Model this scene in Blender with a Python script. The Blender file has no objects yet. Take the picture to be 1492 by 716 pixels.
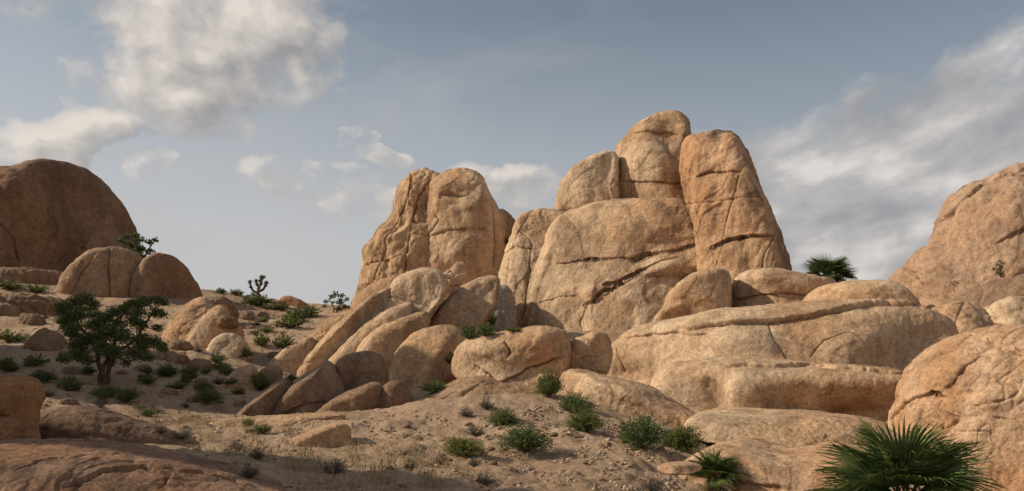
import bpy, math, random
import numpy as np
from mathutils import Vector, Matrix
random.seed(7)
S = bpy.context.scene
COL = S.collection
F = 1170.0; CU = 746.0; HV = 520.0; CZ = 2.0      # photo focal length (px), centre column, horizon row, eye height
CAM = np.array([0.0, 0.0, CZ])

# ------------------------------------------------------------------ camera
cam = bpy.data.cameras.new('camera'); camo = bpy.data.objects.new('camera', cam); COL.objects.link(camo)
camo.location = (0, 0, CZ); camo.rotation_euler = (math.pi/2, 0, 0)
cam.sensor_width = 36; cam.lens = 36*F/1492; cam.shift_y = (HV-358)/1492; cam.clip_end = 6000; cam.clip_start = 0.1
S.camera = camo

def P(u, v, Y): return np.array([(u-CU)/F*Y, Y, CZ+(HV-v)/F*Y])
def proj(co):
    y = np.maximum(co[:, 1], .01)
    return np.stack([CU+co[:, 0]/y*F, HV-(co[:, 2]-CZ)/y*F], 1)

# ------------------------------------------------------------------ noise
_r = np.random.RandomState(3)
PERM = np.concatenate([_r.permutation(256)]*3).astype(np.int32)
G = _r.normal(size=(256, 3)); G /= np.linalg.norm(G, axis=1)[:, None]; G = G.astype(np.float32)
def perlin(p):
    p = np.asarray(p, np.float32)
    i = np.floor(p).astype(np.int32); f = p-i; i &= 255
    w = f*f*f*(f*(f*6-15)+10)
    out = 0
    for dx in (0, 1):
        wx = w[:, 0] if dx else 1-w[:, 0]
        a = PERM[i[:, 0]+dx]
        for dy in (0, 1):
            wy = w[:, 1] if dy else 1-w[:, 1]
            b = PERM[a+i[:, 1]+dy]
            for dz in (0, 1):
                wz = w[:, 2] if dz else 1-w[:, 2]
                g = G[PERM[b+i[:, 2]+dz]]
                out = out + wx*wy*wz*(g[:, 0]*(f[:, 0]-dx)+g[:, 1]*(f[:, 1]-dy)+g[:, 2]*(f[:, 2]-dz))
    return out*1.5
def fbm(p, n=4, gain=.5):
    s = 0; a = 1
    for k in range(n):
        s = s+a*perlin(p*(2.03**k)+k*17.3); a *= gain
    return s
def billow(p, n=3, gain=.5):
    s = 0; a = 1
    for k in range(n):
        s = s+a*(np.abs(perlin(p*(2.03**k)+k*11.7))*2-.5); a *= gain
    return s

# ------------------------------------------------------------------ materials
def new_mat(name):
    m = bpy.data.materials.new(name); m.use_nodes = True
    nt = m.node_tree; b = nt.nodes['Principled BSDF']
    b.inputs['Specular IOR Level'].default_value = .15
    return m, nt, b
def N(nt, t, **kw):
    n = nt.nodes.new(t)
    for k, v in kw.items():
        if k.startswith('_'): setattr(n, k[1:], v)
        else: n.inputs[k].default_value = v
    return n
def noise(nt, vec, scale, detail=5, rough=.6, dist=0):
    n = N(nt, 'ShaderNodeTexNoise', Scale=scale, Detail=detail, Roughness=rough, Distortion=dist)
    nt.links.new(vec, n.inputs['Vector']); return n.outputs['Fac']
def ramp(nt, fac, stops):
    n = N(nt, 'ShaderNodeValToRGB'); e = n.color_ramp.elements
    while len(e) < len(stops): e.new(.5)
    for el, (p, c) in zip(e, stops):
        el.position = p; el.color = (c if len(c) == 4 else (*c, 1)) if not isinstance(c, float) else (c, c, c, 1)
    nt.links.new(fac, n.inputs['Fac']); return n.outputs['Color']
def mix(nt, fac, a, b, mode='MIX'):
    n = N(nt, 'ShaderNodeMix', _data_type='RGBA', _blend_type=mode)
    for sock, val in ((n.inputs['Factor'], fac), (n.inputs[6], a), (n.inputs[7], b)):
        if hasattr(val, 'is_linked'): nt.links.new(val, sock)
        else: sock.default_value = val if not isinstance(val, tuple) else (*val, 1)[:4]
    return n.outputs[2]
def math_(nt, op, a, b=None, clamp=False):
    n = N(nt, 'ShaderNodeMath', _operation=op, _use_clamp=clamp)
    for i, v in enumerate((a, b)):
        if v is None: continue
        if hasattr(v, 'is_linked'): nt.links.new(v, n.inputs[i])
        else: n.inputs[i].default_value = v
    return n.outputs[0]
def vmap(nt, vec, scale=(1, 1, 1), rot=(0, 0, 0), loc=(0, 0, 0)):
    n = N(nt, 'ShaderNodeMapping', Scale=scale, Rotation=rot, Location=loc); nt.links.new(vec, n.inputs['Vector']); return n.outputs[0]

ROCKS = {}
def rock_mat(f=1.0, pale=(.62, .452, .297), orange=(.51, .317, .18), dark=(.15, .095, .06), stain=.5, key=''):
    """weathered granite: f = features per metre"""
    k = (f, pale, orange, dark, stain)
    if k in ROCKS: return ROCKS[k]
    m, nt, b = new_mat('granite'); L = nt.links.new
    pos = N(nt, 'ShaderNodeNewGeometry').outputs['Position']
    big = noise(nt, pos, .16*f, 4, .6, .6)
    c = mix(nt, ramp(nt, big, [(.40, 0.), (.58, 1.)]), pale, orange)
    st = noise(nt, vmap(nt, pos, (1.3, 1.3, .28)), .42*f, 6, .68, .3)              # vertical desert-varnish streaks
    c = mix(nt, math_(nt, 'MULTIPLY', ramp(nt, st, [(.46, 0.), (.62, 1.)]), min(1, stain*.9)), c, dark)
    pt = noise(nt, pos, 1.1*f, 6, .7)
    c = mix(nt, math_(nt, 'MULTIPLY', ramp(nt, pt, [(.48, 0.), (.66, 1.)]), .6), c, tuple(x*.55 for x in orange))
    pp = noise(nt, vmap(nt, pos, loc=(31, 7, 3)), .8*f, 5, .65)
    c = mix(nt, math_(nt, 'MULTIPLY', ramp(nt, pp, [(.55, 0.), (.7, 1.)]), .3), c, tuple(min(1, x*1.22) for x in pale))
    c = mix(nt, .5, c, ramp(nt, noise(nt, vmap(nt, pos, loc=(5, 17, 1)), 3.1*f, 5, .7), [(.36, (.60, .57, .54)), (.5, (1., 1., 1.)), (.66, (1.16, 1.15, 1.13))]), 'MULTIPLY')
    sp = noise(nt, pos, 9*f, 4, .75)
    c = mix(nt, .75, c, ramp(nt, sp, [(.32, (.46, .44, .43)), (.52, (.98, .98, .98)), (.70, (1.25, 1.24, 1.22))]), 'MULTIPLY')
    L(c, b.inputs['Base Color']); b.inputs['Roughness'].default_value = .92
    h1 = noise(nt, pos, 1.6*f, 8, .68, .2); h2 = noise(nt, pos, 7*f, 5, .7)
    vo = N(nt, 'ShaderNodeTexVoronoi', Scale=1.5*f); vo.feature = 'DISTANCE_TO_EDGE'
    wv = N(nt, 'ShaderNodeVectorMath', _operation='ADD')
    nn = N(nt, 'ShaderNodeTexNoise', Scale=1.0*f, Detail=4); L(pos, nn.inputs['Vector'])
    L(pos, wv.inputs[0]); L(nn.outputs['Color'], wv.inputs[1]); L(wv.outputs[0], vo.inputs['Vector'])
    cr = ramp(nt, vo.outputs['Distance'], [(0., 0.), (.05, 1.)])
    crm = ramp(nt, noise(nt, pos, .5*f, 3), [(.5, 0.), (.62, 1.)])
    crk = mix(nt, crm, (1., 1., 1., 1.), cr)
    hh = math_(nt, 'ADD', math_(nt, 'MULTIPLY', h1, 1.0), math_(nt, 'MULTIPLY', h2, .28))
    hh = math_(nt, 'ADD', hh, math_(nt, 'MULTIPLY', crk, .10))
    bp = N(nt, 'ShaderNodeBump', Strength=.7, Distance=.17/f); L(hh, bp.inputs['Height']); L(bp.outputs[0], b.inputs['Normal'])
    ROCKS[k] = m; return m

def ground_mat():
    m, nt, b = new_mat('desert_ground'); L = nt.links.new
    pos = N(nt, 'ShaderNodeNewGeometry').outputs['Position']
    c = mix(nt, ramp(nt, noise(nt, pos, .11, 5, .6), [(.38, 0.), (.62, 1.)]), (.49, .345, .225), (.33, .215, .135))
    c = mix(nt, math_(nt, 'MULTIPLY', ramp(nt, noise(nt, pos, .8, 6, .7), [(.46, 0.), (.66, 1.)]), .55), c, (.26, .175, .115))
    c = mix(nt, math_(nt, 'MULTIPLY', ramp(nt, noise(nt, vmap(nt, pos, loc=(9, 2, 4)), 2.4, 5, .7), [(.55, 0.), (.7, 1.)]), .5), c, (.56, .43, .31))
    c = mix(nt, .8, c, ramp(nt, noise(nt, pos, 14, 4, .8), [(.3, (.42, .40, .38)), (.52, (1., 1., 1.)), (.74, (1.35, 1.33, 1.3))]), 'MULTIPLY')
    L(c, b.inputs['Base Color']); b.inputs['Roughness'].default_value = .97
    h = math_(nt, 'ADD', noise(nt, pos, 2.2, 8, .7), math_(nt, 'MULTIPLY', noise(nt, pos, 13, 5, .75), .35))
    bp = N(nt, 'ShaderNodeBump', Strength=.8, Distance=.16); L(h, bp.inputs['Height']); L(bp.outputs[0], b.inputs['Normal'])
    return m
def leaf_mat(name, c1, c2, c3=None, trans=.3, rough=.6):
    m, nt, b = new_mat(name); L = nt.links.new
    g = N(nt, 'ShaderNodeNewGeometry')
    r = g.outputs['Random Per Island']
    stops = [(0., c1), (.75, c2)] + ([(1., c3)] if c3 else [])
    c = ramp(nt, r, stops)
    ob = N(nt, 'ShaderNodeObjectInfo')
    c = mix(nt, .5, c, ramp(nt, ob.outputs['Random'], [(0., (.7, .7, .7)), (1., (1.25, 1.2, 1.1))]), 'MULTIPLY')
    L(c, b.inputs['Base Color']); b.inputs['Roughness'].default_value = rough
    t = N(nt, 'ShaderNodeBsdfTranslucent'); L(c, t.inputs['Color'])
    ms = N(nt, 'ShaderNodeMixShader', Fac=trans); L(b.outputs[0], ms.inputs[1]); L(t.outputs[0], ms.inputs[2])
    L(ms.outputs[0], nt.nodes['Material Output'].inputs['Surface'])
    return m
def bark_mat(name, c1, c2):
    m, nt, b = new_mat(name); L = nt.links.new
    pos = N(nt, 'ShaderNodeNewGeometry').outputs['Position']
    n = noise(nt, vmap(nt, pos, (1, 1, .25)), 22, 5, .7)
    L(ramp(nt, n, [(.35, c1), (.65, c2)]), b.inputs['Base Color']); b.inputs['Roughness'].default_value = .95
    bp = N(nt, 'ShaderNodeBump', Strength=.8, Distance=.03); L(n, bp.inputs['Height']); L(bp.outputs[0], b.inputs['Normal'])
    return m

# ------------------------------------------------------------------ object helpers
def tag(o, label=None, cat=None, group=None, kind=None):
    for k, v in (('label', label), ('category', cat), ('group', group), ('kind', kind)):
        if v: o[k] = v
    return o
def mesh_from(name, v, f, mat, smooth=True):
    me = bpy.data.meshes.new(name)
    v = np.asarray(v, np.float32); f = np.asarray(f, np.int32); k = f.shape[1]
    me.vertices.add(len(v)); me.vertices.foreach_set('co', v.ravel())
    me.loops.add(f.size); me.loops.foreach_set('vertex_index', f.ravel())
    me.polygons.add(len(f)); me.polygons.foreach_set('loop_start', np.arange(0, f.size, k, dtype=np.int32))
    me.update(calc_edges=True); me.validate()
    if smooth: me.polygons.foreach_set('use_smooth', np.ones(len(me.polygons), bool))
    me.materials.append(mat); return me
def link(name, me, parent=None, loc=(0, 0, 0)):
    o = bpy.data.objects.new(name, me); COL.objects.link(o); o.location = loc
    if parent: o.parent = parent
    return o

# ------------------------------------------------------------------ rocks
def smooth_closed(pts, n=10):
    p = np.array(pts, float); out = []
    for i in range(len(p)):
        a, b, c, d = p[i-1], p[i], p[(i+1) % len(p)], p[(i+2) % len(p)]
        for t in np.linspace(0, 1, n, endpoint=False):
            out.append(.5*((2*b)+(c-a)*t+(2*a-5*b+4*c-d)*t*t+(3*b-a-3*c+d)*t**3))
    return np.array(out)
def seg_dist(uv, line):
    """distance in px to a polyline, side (+ above), arc position"""
    best = np.full(len(uv), 1e9); side = np.zeros(len(uv)); arc = np.zeros(len(uv))
    L = np.array(line, float); tot = sum(np.linalg.norm(L[i+1]-L[i]) for i in range(len(L)-1)); acc = 0
    for i in range(len(L)-1):
        a, b = L[i], L[i+1]; ab = b-a; l = np.linalg.norm(ab)
        t = np.clip(((uv-a)@ab)/(l*l), 0, 1)
        q = a+t[:, None]*ab; dv = uv-q; d = np.hypot(dv[:, 0], dv[:, 1])
        s = ab[0]*dv[:, 1]-ab[1]*dv[:, 0]
        k = d < best
        best[k] = d[k]; side[k] = -np.sign(s[k]); arc[k] = (acc+t[k]*l)/tot
        acc += l
    return best, side, arc
ROCKLIST = []
def rock(name, label, lobes, Y, mat, front=None, back=None, box=.72, tilt=0.0, vox=1.7, big=.05, med=.012, fine=.0030,
         freq=1.0, cracks=(), bumps=(), group=None, seed=0, flute=0.0, crackle=0.0, cat='rock', strata=0.0, small=None, yaw=0.0, facets=6, dip=0.0, joints=None, sheet=.009):
    """lobes: outlines (photo px) -> rounded solids of real depth at distance Y (m), fused into ONE mesh, then eroded"""
    if not isinstance(lobes[0], dict): lobes = [dict(o=lobes)]
    allp = np.concatenate([np.array(l['o'], float) for l in lobes])
    cu = (allp[:, 0].min()+allp[:, 0].max())/2; vb = allp[:, 1].max(); v0 = allp[:, 1].min()
    base = P(cu, vb, Y)
    right = np.array([Y, -(cu-CU)/F*Y, 0]); right /= np.linalg.norm(right)
    away = np.array([-right[1], right[0], 0]); up = np.array([0, 0, 1.])
    m = Y/F; mh = m/math.hypot(1, (cu-CU)/F)       # metres per photo px, up and across
    V = []; Fc = []; n0 = 0
    for l in lobes:
        o = smooth_closed(l['o']); c = np.array(l.get('c', (np.array(l['o'], float).min(0)+np.array(l['o'], float).max(0))/2))
        w = np.ptp(o[:, 0]); h = np.ptp(o[:, 1])
        fr = l.get('f', front) or .55*min(w, h)*m; bk = l.get('b', back) or fr*.8
        bx = l.get('box', box); dy = l.get('dy', 0)+.5*fr; tl = l.get('tilt', tilt)
        M = 96; phi = np.linspace(-math.pi/2, math.pi/2, M+1)
        r = np.maximum(np.cos(phi), 0)**bx; dd = np.sign(np.sin(phi))*np.abs(np.sin(phi))**bx
        K = len(o); vv = []
        for j in range(M+1):
            q = c+(o-c)*r[j]
            s = (q[:, 0]-cu)*mh; t = (vb-q[:, 1])*m
            dep = dd[j]*(fr if dd[j] < 0 else bk)+dy+tl*(t-(vb-c[1])*m)-l.get('yaw', yaw)*(q[:, 0]-c[0])*m
            vv.append(base+s[:, None]*right+t[:, None]*up+dep[:, None]*away)
        V.append(np.concatenate(vv))
        jj, ii = np.meshgrid(np.arange(M), np.arange(K), indexing='ij')
        a = jj*K+ii; b2 = jj*K+(ii+1) % K
        Fc.append(np.stack([a, b2, b2+K, a+K], -1).reshape(-1, 4)+n0); n0 += (M+1)*K
    me = mesh_from(name, np.concatenate(V)-base, np.concatenate(Fc), mat)
    o = link(name, me)
    md = o.modifiers.new('r', 'REMESH'); md.mode = 'VOXEL'; md.voxel_size = max(.01, vox*m); md.use_smooth_shade = True
    dg = bpy.context.evaluated_depsgraph_get()
    nm = bpy.data.meshes.new_from_object(o.evaluated_get(dg)); o.modifiers.clear(); o.data = nm; bpy.data.meshes.remove(me)
    nv = len(nm.vertices); co = np.empty(nv*3, np.float32); nm.vertices.foreach_get('co', co); co = co.reshape(-1, 3).astype(float)
    # relax voxel stairs
    ne = len(nm.edges); ed = np.empty(ne*2, np.int32); nm.edges.foreach_get('vertices', ed); ed = ed.reshape(-1, 2)
    deg = np.bincount(ed.ravel(), minlength=nv)[:, None].clip(1)
    def relax(c, n):
        for _ in range(n):
            s = np.zeros_like(c)
            for ax in range(3):
                s[:, ax] = np.bincount(ed[:, 0], c[ed[:, 1], ax], nv)+np.bincount(ed[:, 1], c[ed[:, 0], ax], nv)
            c = .4*c+.6*s/deg
        return c
    def normals():
        nm.vertices.foreach_set('co', co.astype(np.float32).ravel()); nm.update()
        n = np.empty(nv*3, np.float32); nm.vertex_normals.foreach_get('vector', n); return n.reshape(-1, 3)
    co = relax(co, 6); n = normals()
    size = min(np.ptp(allp[:, 0]), np.ptp(allp[:, 1]))*m
    size = min(size, small) if small else size
    rs = np.random.RandomState(100+seed); fw = np.clip(-(n@away), 0, 1)**.8; fw = relax(np.stack([fw]*3, 1), 10)[:, 0]
    for _ in range(facets):
        a1 = rs.uniform(-1.15, 1.15); e1 = rs.uniform(-.35, .75)
        dn = (-away*math.cos(a1)+right*math.sin(a1))*math.cos(e1)+up*math.sin(e1)
        x = co@dn; lo_, hi_ = x.mean(), x.max(); hh = lo_+(hi_-lo_)*rs.uniform(.66, .9); kk = 26/size
        co = co-dn*(.72*np.logaddexp(0, kk*(x-hh))/kk*fw)[:, None]
    co = relax(co, 1); n = normals()
    w = co+base+seed*13.7
    q = w/size*freq
    warp = np.stack([perlin(q*1.3+5), perlin(q*1.3+45), perlin(q*1.3+85)], 1)*.35
    co = co+n*(size*big*fbm(q*1.1+warp, 2)*(.2+.8*fw))[:, None]
    n = normals()
    uv = proj(co+base); facing = np.einsum('ij,ij->i', n, (co+base-CAM)/np.linalg.norm(co+base-CAM, axis=1)[:, None])
    fm = np.clip((.25-facing)/.4, 0, 1)
    d = np.zeros(nv)
    for (u, v, ru, rv, h) in bumps:
        d += h*np.exp(-((uv[:, 0]-u)/ru)**2-((uv[:, 1]-v)/rv)**2)*fm
    jit = np.stack([perlin(w*.9/ (m*22)), perlin(w*.9/(m*22)+50)], 1)*2.6+np.stack([perlin(w/(m*7)), perlin(w/(m*7)+50)], 1)*.9
    for ck in cracks:
        line, wid, dep = ck[:3]; step = ck[3] if len(ck) > 3 else 0; fall = ck[4] if len(ck) > 4 else 25
        ds, sd, arc = seg_dist(uv+jit, line)
        ends = np.clip(np.minimum(arc, 1-arc)*8, 0, 1)**.5
        wv = wid*(.65+.55*perlin(w/(m*30)+9))
        wv = wv*.42; d -= dep*.8*ends*np.exp(-(ds/np.maximum(wv, .5))**2)*fm
        d -= dep*.10*ends*np.exp(-(ds/(wid*4))**2)*fm
        if step: d += .45*step*ends*np.exp(-ds/fall)*sd*fm*np.clip(ds/2, 0, 1)
    co = co+n*d[:, None]
    n = normals()
    jd = np.zeros(nv)
    for k in range(joints if joints is not None else (2 if size > 4 else 0)):
        jn = np.array([rs.normal()*.3, rs.normal()*.3, 1]) if k % 2 == 0 else right+np.array([0, rs.normal()*.5, rs.normal()*.5])
        jn = jn/np.linalg.norm(jn); x = co@jn; x0 = np.quantile(x, rs.uniform(.2, .8))
        e_ = np.abs(x-x0+size*.025*fbm(w/size*1.6+k*9, 3)); mk = np.clip(.45+1.5*perlin(w/size*.9+k*31+4), 0, 1)
        jd -= (.012*size*np.exp(-(e_/(1.1*m))**2)+.004*size*np.exp(-(e_/(5*m))**2))*mk
    xs = fbm(q*.9+warp*.6+np.array([3, 8, 2.]), 3, .45)*2.6; fx = xs-np.floor(xs); sm = np.clip(fx/.10, 0, 1); sm = sm*sm*(3-2*sm)
    jd += size*sheet*(np.floor(xs)+sm)
    co = co+n*jd[:, None]
    wz = w*np.array([1, 1, 1.0])
    d = size*med*billow(wz/size*freq*3.1+warp*1.5, 3, .55)
    if flute: d += size*flute*fbm(w/size*freq*np.array([5, 5, 1.1])+warp*2, 3)
    if strata:
        zz = (w[:, 2]+dip*(w@right))/size*freq*9+fbm(q*1.2, 3)*1.6
        d += size*strata*(np.abs((zz % 2)-1)-.5)*np.clip(.6+fbm(q*3+30, 2), 0, 1.2)
    if crackle:
        ww = w/size*freq*4+warp*2.5
        a = np.abs(perlin(ww*np.array([1, 1, 1.7]))); b = np.abs(perlin(ww*1.9+33))
        d -= size*crackle*(np.exp(-(a/.05)**2)+.6*np.exp(-(b/.06)**2))*np.clip(.55+perlin(ww*.4+7)*1.6, 0, 1)
    d += size*fine*fbm(w/(m*15), 4, .62)
    co = co+n*d[:, None]
    nm.vertices.foreach_set('co', co.astype(np.float32).ravel()); nm.update()
    nm.polygons.foreach_set('use_smooth', np.ones(len(nm.polygons), bool))
    nm.materials.clear(); nm.materials.append(mat); nm.name = name
    o.location = base
    tag(o, label, cat, group); ROCKLIST.append((name, nv)); return o

# ------------------------------------------------------------------ terrain
TP = [(0, 716, 8), (200, 716, 10.5), (500, 716, 12), (750, 716, 12.5), (900, 716, 13), (1000, 750, 14), (1200, 830, 12), (1500, 840, 11),
      (300, 650, 18), (500, 650, 18), (680, 660, 17.5), (800, 655, 18), (900, 660, 17), (1000, 690, 18), (1150, 720, 20),
      (450, 611, 27), (340, 612, 27), (560, 604, 27), (520, 590, 33), (420, 580, 35), (640, 585, 27), (700, 575, 28), (760, 578, 27.5), (830, 582, 27), (720, 615, 22), (900, 618, 22),
      (640, 560, 38), (440, 552, 49), (400, 545, 54), (520, 566, 42), (350, 578, 40), (480, 560, 58), (150, 560, 38), (250, 545, 43), (300, 522, 50), (100, 522, 46), (30, 575, 27), (30, 505, 50), (0, 472, 60),
      (60, 430, 76), (330, 508, 57), (365, 498, 66), (330, 429, 96), (420, 462, 82), (470, 452, 92), (250, 620, 21), (120, 640, 17),
      (700, 500, 62), (560, 480, 70), (1100, 480, 80), (1440, 445, 92), (1300, 465, 85), (1500, 440, 95), (1400, 480, 60), (1550, 490, 55), (-150, 400, 95), (-300, 480, 50), (-200, 600, 22),
      (200, 420, 90), (1400, 640, 30), (1100, 660, 27), (1250, 600, 40), (1000, 600, 40)]
tp = np.array([P(*t) for t in TP])
tp = np.concatenate([tp, [[-60, 0, 1], [60, 0, -1], [0, -30, 0], [-80, 220, 2], [80, 220, 2], [0, 180, 2], [160, 90, 3], [-160, 90, 4], [0, 3, 0], [5, 5, -.2], [-4, 5, .2]]])
def _U(r2): return np.where(r2 > 1e-9, r2*np.log(np.maximum(r2, 1e-9)), 0)
_n = len(tp); X2 = tp[:, :2]
K = _U(((X2[:, None]-X2[None])**2).sum(-1))+np.eye(_n)*30.
Pm = np.concatenate([np.ones((_n, 1)), X2], 1)
_s = np.linalg.solve(np.block([[K, Pm], [Pm.T, np.zeros((3, 3))]]), np.concatenate([tp[:, 2], np.zeros(3)]))
def terrain_z(x, y, detail=True):
    x = np.asarray(x, float); y = np.asarray(y, float); sh = x.shape; q = np.stack([x.ravel(), y.ravel()], 1)
    r = np.hypot(q[:, 0], q[:, 1]); k = np.minimum(1, 190/np.maximum(r, 1e-6)); qc = q*k[:, None]
    z = np.empty(len(q))
    for a in range(0, len(q), 40000):
        b = qc[a:a+40000]
        z[a:a+40000] = _U(((b[:, None]-X2[None])**2).sum(-1))@_s[:_n]+_s[_n]+b@_s[_n+1:]
    fade = np.clip((r-130)/120, 0, 1); z = z*(1-fade)+fade*1.0
    if detail:
        p = np.stack([q[:, 0], q[:, 1], z], 1)
        z = z+.35*fbm(p*.09, 3)*np.clip((r-10)/30, 0, 1)+.2*fbm(p*.33+9, 5, .55)+.07*np.clip(r/10, .3, 1)*billow(p*1.1+3, 3)
        z = z+np.where(r > 300, 1, 0)*6*fbm(p*.004, 2)
    return z.reshape(sh)
th = np.concatenate([np.radians(np.linspace(-42, 42, 760)), np.radians(np.linspace(43, 317, 120))])
rr = np.concatenate([np.exp(np.linspace(math.log(1.2), math.log(130), 560)), np.exp(np.linspace(math.log(133), math.log(5000), 60))])
R, T = np.meshgrid(rr, th, indexing='ij'); gx = R*np.sin(T); gy = R*np.cos(T); gz = terrain_z(gx, gy)
gv = np.stack([gx, gy, gz], -1).reshape(-1, 3); nt_, nr = len(th), len(rr)
a, b = np.meshgrid(np.arange(nr-1), np.arange(nt_), indexing='ij'); i0 = a*nt_+b; i1 = a*nt_+(b+1) % nt_
gf = np.stack([i0, i1, i1+nt_, i0+nt_], -1).reshape(-1, 4)
# close the disc at the middle
ci = len(gv); gv = np.concatenate([gv, [[0, 0, float(terrain_z(np.array([0.]), np.array([0.]))[0])]]])
cap = np.stack([np.arange(nt_), np.full(nt_, ci), np.full(nt_, ci), (np.arange(nt_)+1) % nt_], -1)
me = mesh_from('ground', gv, gf, ground_mat())
tag(link('ground', me), kind='structure')

# ================================================================== ROCK FORMATIONS
FAR = rock_mat(.55); MAIN = rock_mat(.62, stain=.7); MID = rock_mat(1.0, stain=.55); NEAR = rock_mat(1.7, (.57, .385, .245), (.47, .27, .145), stain=.45)
SHADE = rock_mat(.5, (.29, .185, .118), (.25, .142, .083), (.10, .065, .045), .6)  # dark varnished granite, with some of the left dome's shade put into the colour
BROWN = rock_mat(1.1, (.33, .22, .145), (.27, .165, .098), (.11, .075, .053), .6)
FORE = rock_mat(3.2, (.33, .205, .135), (.29, .155, .085), (.10, .065, .048), .75)
GREY = rock_mat(1.6, (.40, .34, .27), (.34, .28, .21), (.2, .16, .12), .4)
RED = rock_mat(2.0, (.38, .22, .125), (.33, .165, .08), (.13, .07, .04), .4)

# --- the great tower
rock('rock_pillar', 'narrow leaning pillar of pale granite against the left side of the tallest rock tower',
     [(715, 500), (722, 430), (732, 380), (744, 340), (755, 309), (770, 303), (806, 301), (826, 318), (832, 400), (820, 500), (770, 515)], 76, MAIN,
     front=5.0, back=5, box=.5, yaw=0.45, vox=1.35, flute=.012, tilt=.10, cracks=[([(730, 372), (752, 360), (775, 362)], 2, .3, .2), ([(752, 330), (775, 352), (768, 420), (760, 470)], 4, .5)])
rock('rock_block', 'huge rounded front block of the tallest rock tower, crossed by long dark cracks',
     [(752, 495), (760, 455), (768, 405), (780, 360), (796, 322), (816, 296), (855, 286), (915, 279), (975, 282), (1006, 296), (1024, 355), (1032, 400), (1036, 480), (1000, 540), (860, 545), (770, 530)], 72, MAIN,
     front=9.5, back=7, facets=4, box=.5, tilt=.22, big=.035, joints=0, yaw=.25, vox=1.05, seed=1, med=.011,
     cracks=[([(812, 385), (851, 379), (885, 375), (924, 378), (940, 372), (985, 366), (1015, 355)], 1.4, .45, .14, 20), ([(852, 447), (875, 428), (897, 413), (930, 396), (965, 380), (990, 376)], 1.5, .5, .2, 22),
             ([(878, 414), (892, 411), (908, 411)], 3, .6), ([(763, 455), (800, 438), (850, 430)], 2, .25), ([(940, 402), (975, 399), (1012, 404)], 2.2, .5, .3, 14), ([(855, 447), (845, 470), (850, 490)], 2, .3),
             ([(920, 378), (934, 372), (948, 371)], 2.5, .5)],
     bumps=[(890, 330, 70, 26, .7), (960, 345, 40, 30, .5), (975, 392, 26, 10, .8), (830, 430, 50, 30, .4), (990, 420, 40, 30, -.5)])
rock('rock_shoulder', 'rounded shoulder block wedged beside the highest summit, left of it and above the cracked face',
     [(806, 318), (811, 288), (817, 262), (832, 243), (852, 231), (874, 223), (892, 221), (900, 232), (901, 268), (898, 310), (850, 325)], 78, MAIN,
     front=4.6, back=5, facets=2, box=.5, tilt=.15, yaw=0.4, vox=1.35, seed=2)
rock('rock_tower', 'highest summit block of the rock tower, smooth capped and split by two level cracks',
     [(884, 300), (888, 240), (893, 212), (903, 194), (926, 175), (955, 160), (984, 159), (998, 169), (1005, 186), (1004, 215), (1008, 262), (1022, 325), (1036, 400), (1036, 460), (960, 470), (895, 400)], 79, MAIN,
     front=9.0, back=6.5, joints=0, facets=3, box=.46, tilt=.12, yaw=0.4, vox=1.05, seed=3, med=.012,
     cracks=[([(918, 196), (950, 193), (985, 196), (1003, 200)], 2.0, .35, .3, 18), ([(906, 266), (940, 265), (975, 267), (1010, 268)], 1.8, .45, .15), ([(940, 178), (952, 166), (958, 160)], 3, .4)],
     bumps=[(950, 230, 40, 30, .5)])
rock('rock_buttress', 'tall fluted buttress right of the summit block, streaked dark with a level crack',
     [(990, 230), (992, 204), (999, 187), (1012, 184), (1040, 184), (1066, 186), (1080, 200), (1092, 230), (1102, 262), (1122, 306), (1139, 350), (1150, 395), (1149, 450), (1090, 480), (1022, 470), (1016, 400), (1008, 330), (996, 270)], 67,
     rock_mat(.62, (.55, .37, .23), (.45, .25, .13), (.13, .08, .05), 1.15), front=6.5, back=6.5, facets=0, box=.46, tilt=.14, yaw=0.3, vox=1.05, seed=4, flute=.022, med=.014,
     cracks=[([(1013, 258), (1030, 252), (1045, 252), (1078, 250)], 2.0, .7, .25, 16), ([(1034, 362), (1060, 350), (1090, 346), (1130, 342)], 2.2, .6, .3, 20), ([(1128, 345), (1115, 368), (1108, 395)], 4, .6)],
     bumps=[(1062, 225, 10, 30, .3), (1030, 300, 12, 40, .4), (1090, 320, 20, 50, .4)])

# --- shelves below the tower, right half
rock('boulder', 'pale rounded boulder under the tower, left of the black cleft on the shelf',
     [(950, 470), (966, 445), (974, 424), (1000, 404), (1025, 393), (1056, 390), (1067, 405), (1066, 450), (1050, 478), (980, 485)], 47, MID, front=4, back=5, box=.55, seed=5, tilt=.2)
rock('boulder', 'low domed boulder on the shelf just below the rooftop palm, right of the black cleft',
     [(1064, 470), (1063, 420), (1072, 400), (1092, 392), (1130, 391), (1176, 399), (1217, 408), (1225, 440), (1180, 460), (1110, 470)], 48, MID, front=4.5, back=5, box=.55, seed=6, tilt=.2,
     cracks=[([(1068, 438), (1110, 430), (1145, 426), (1175, 431)], 2.2, .5, .2)], bumps=[(1110, 405, 30, 12, .3)])
rock('boulder', 'long low boulder with a dark rounded nose, right of the skyline palm',
     [(1150, 470), (1168, 432), (1190, 415), (1230, 408), (1275, 408), (1308, 414), (1334, 434), (1336, 460), (1240, 475)], 44, MID, front=3.2, back=5, box=.7, seed=7, tilt=.2)
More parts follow.
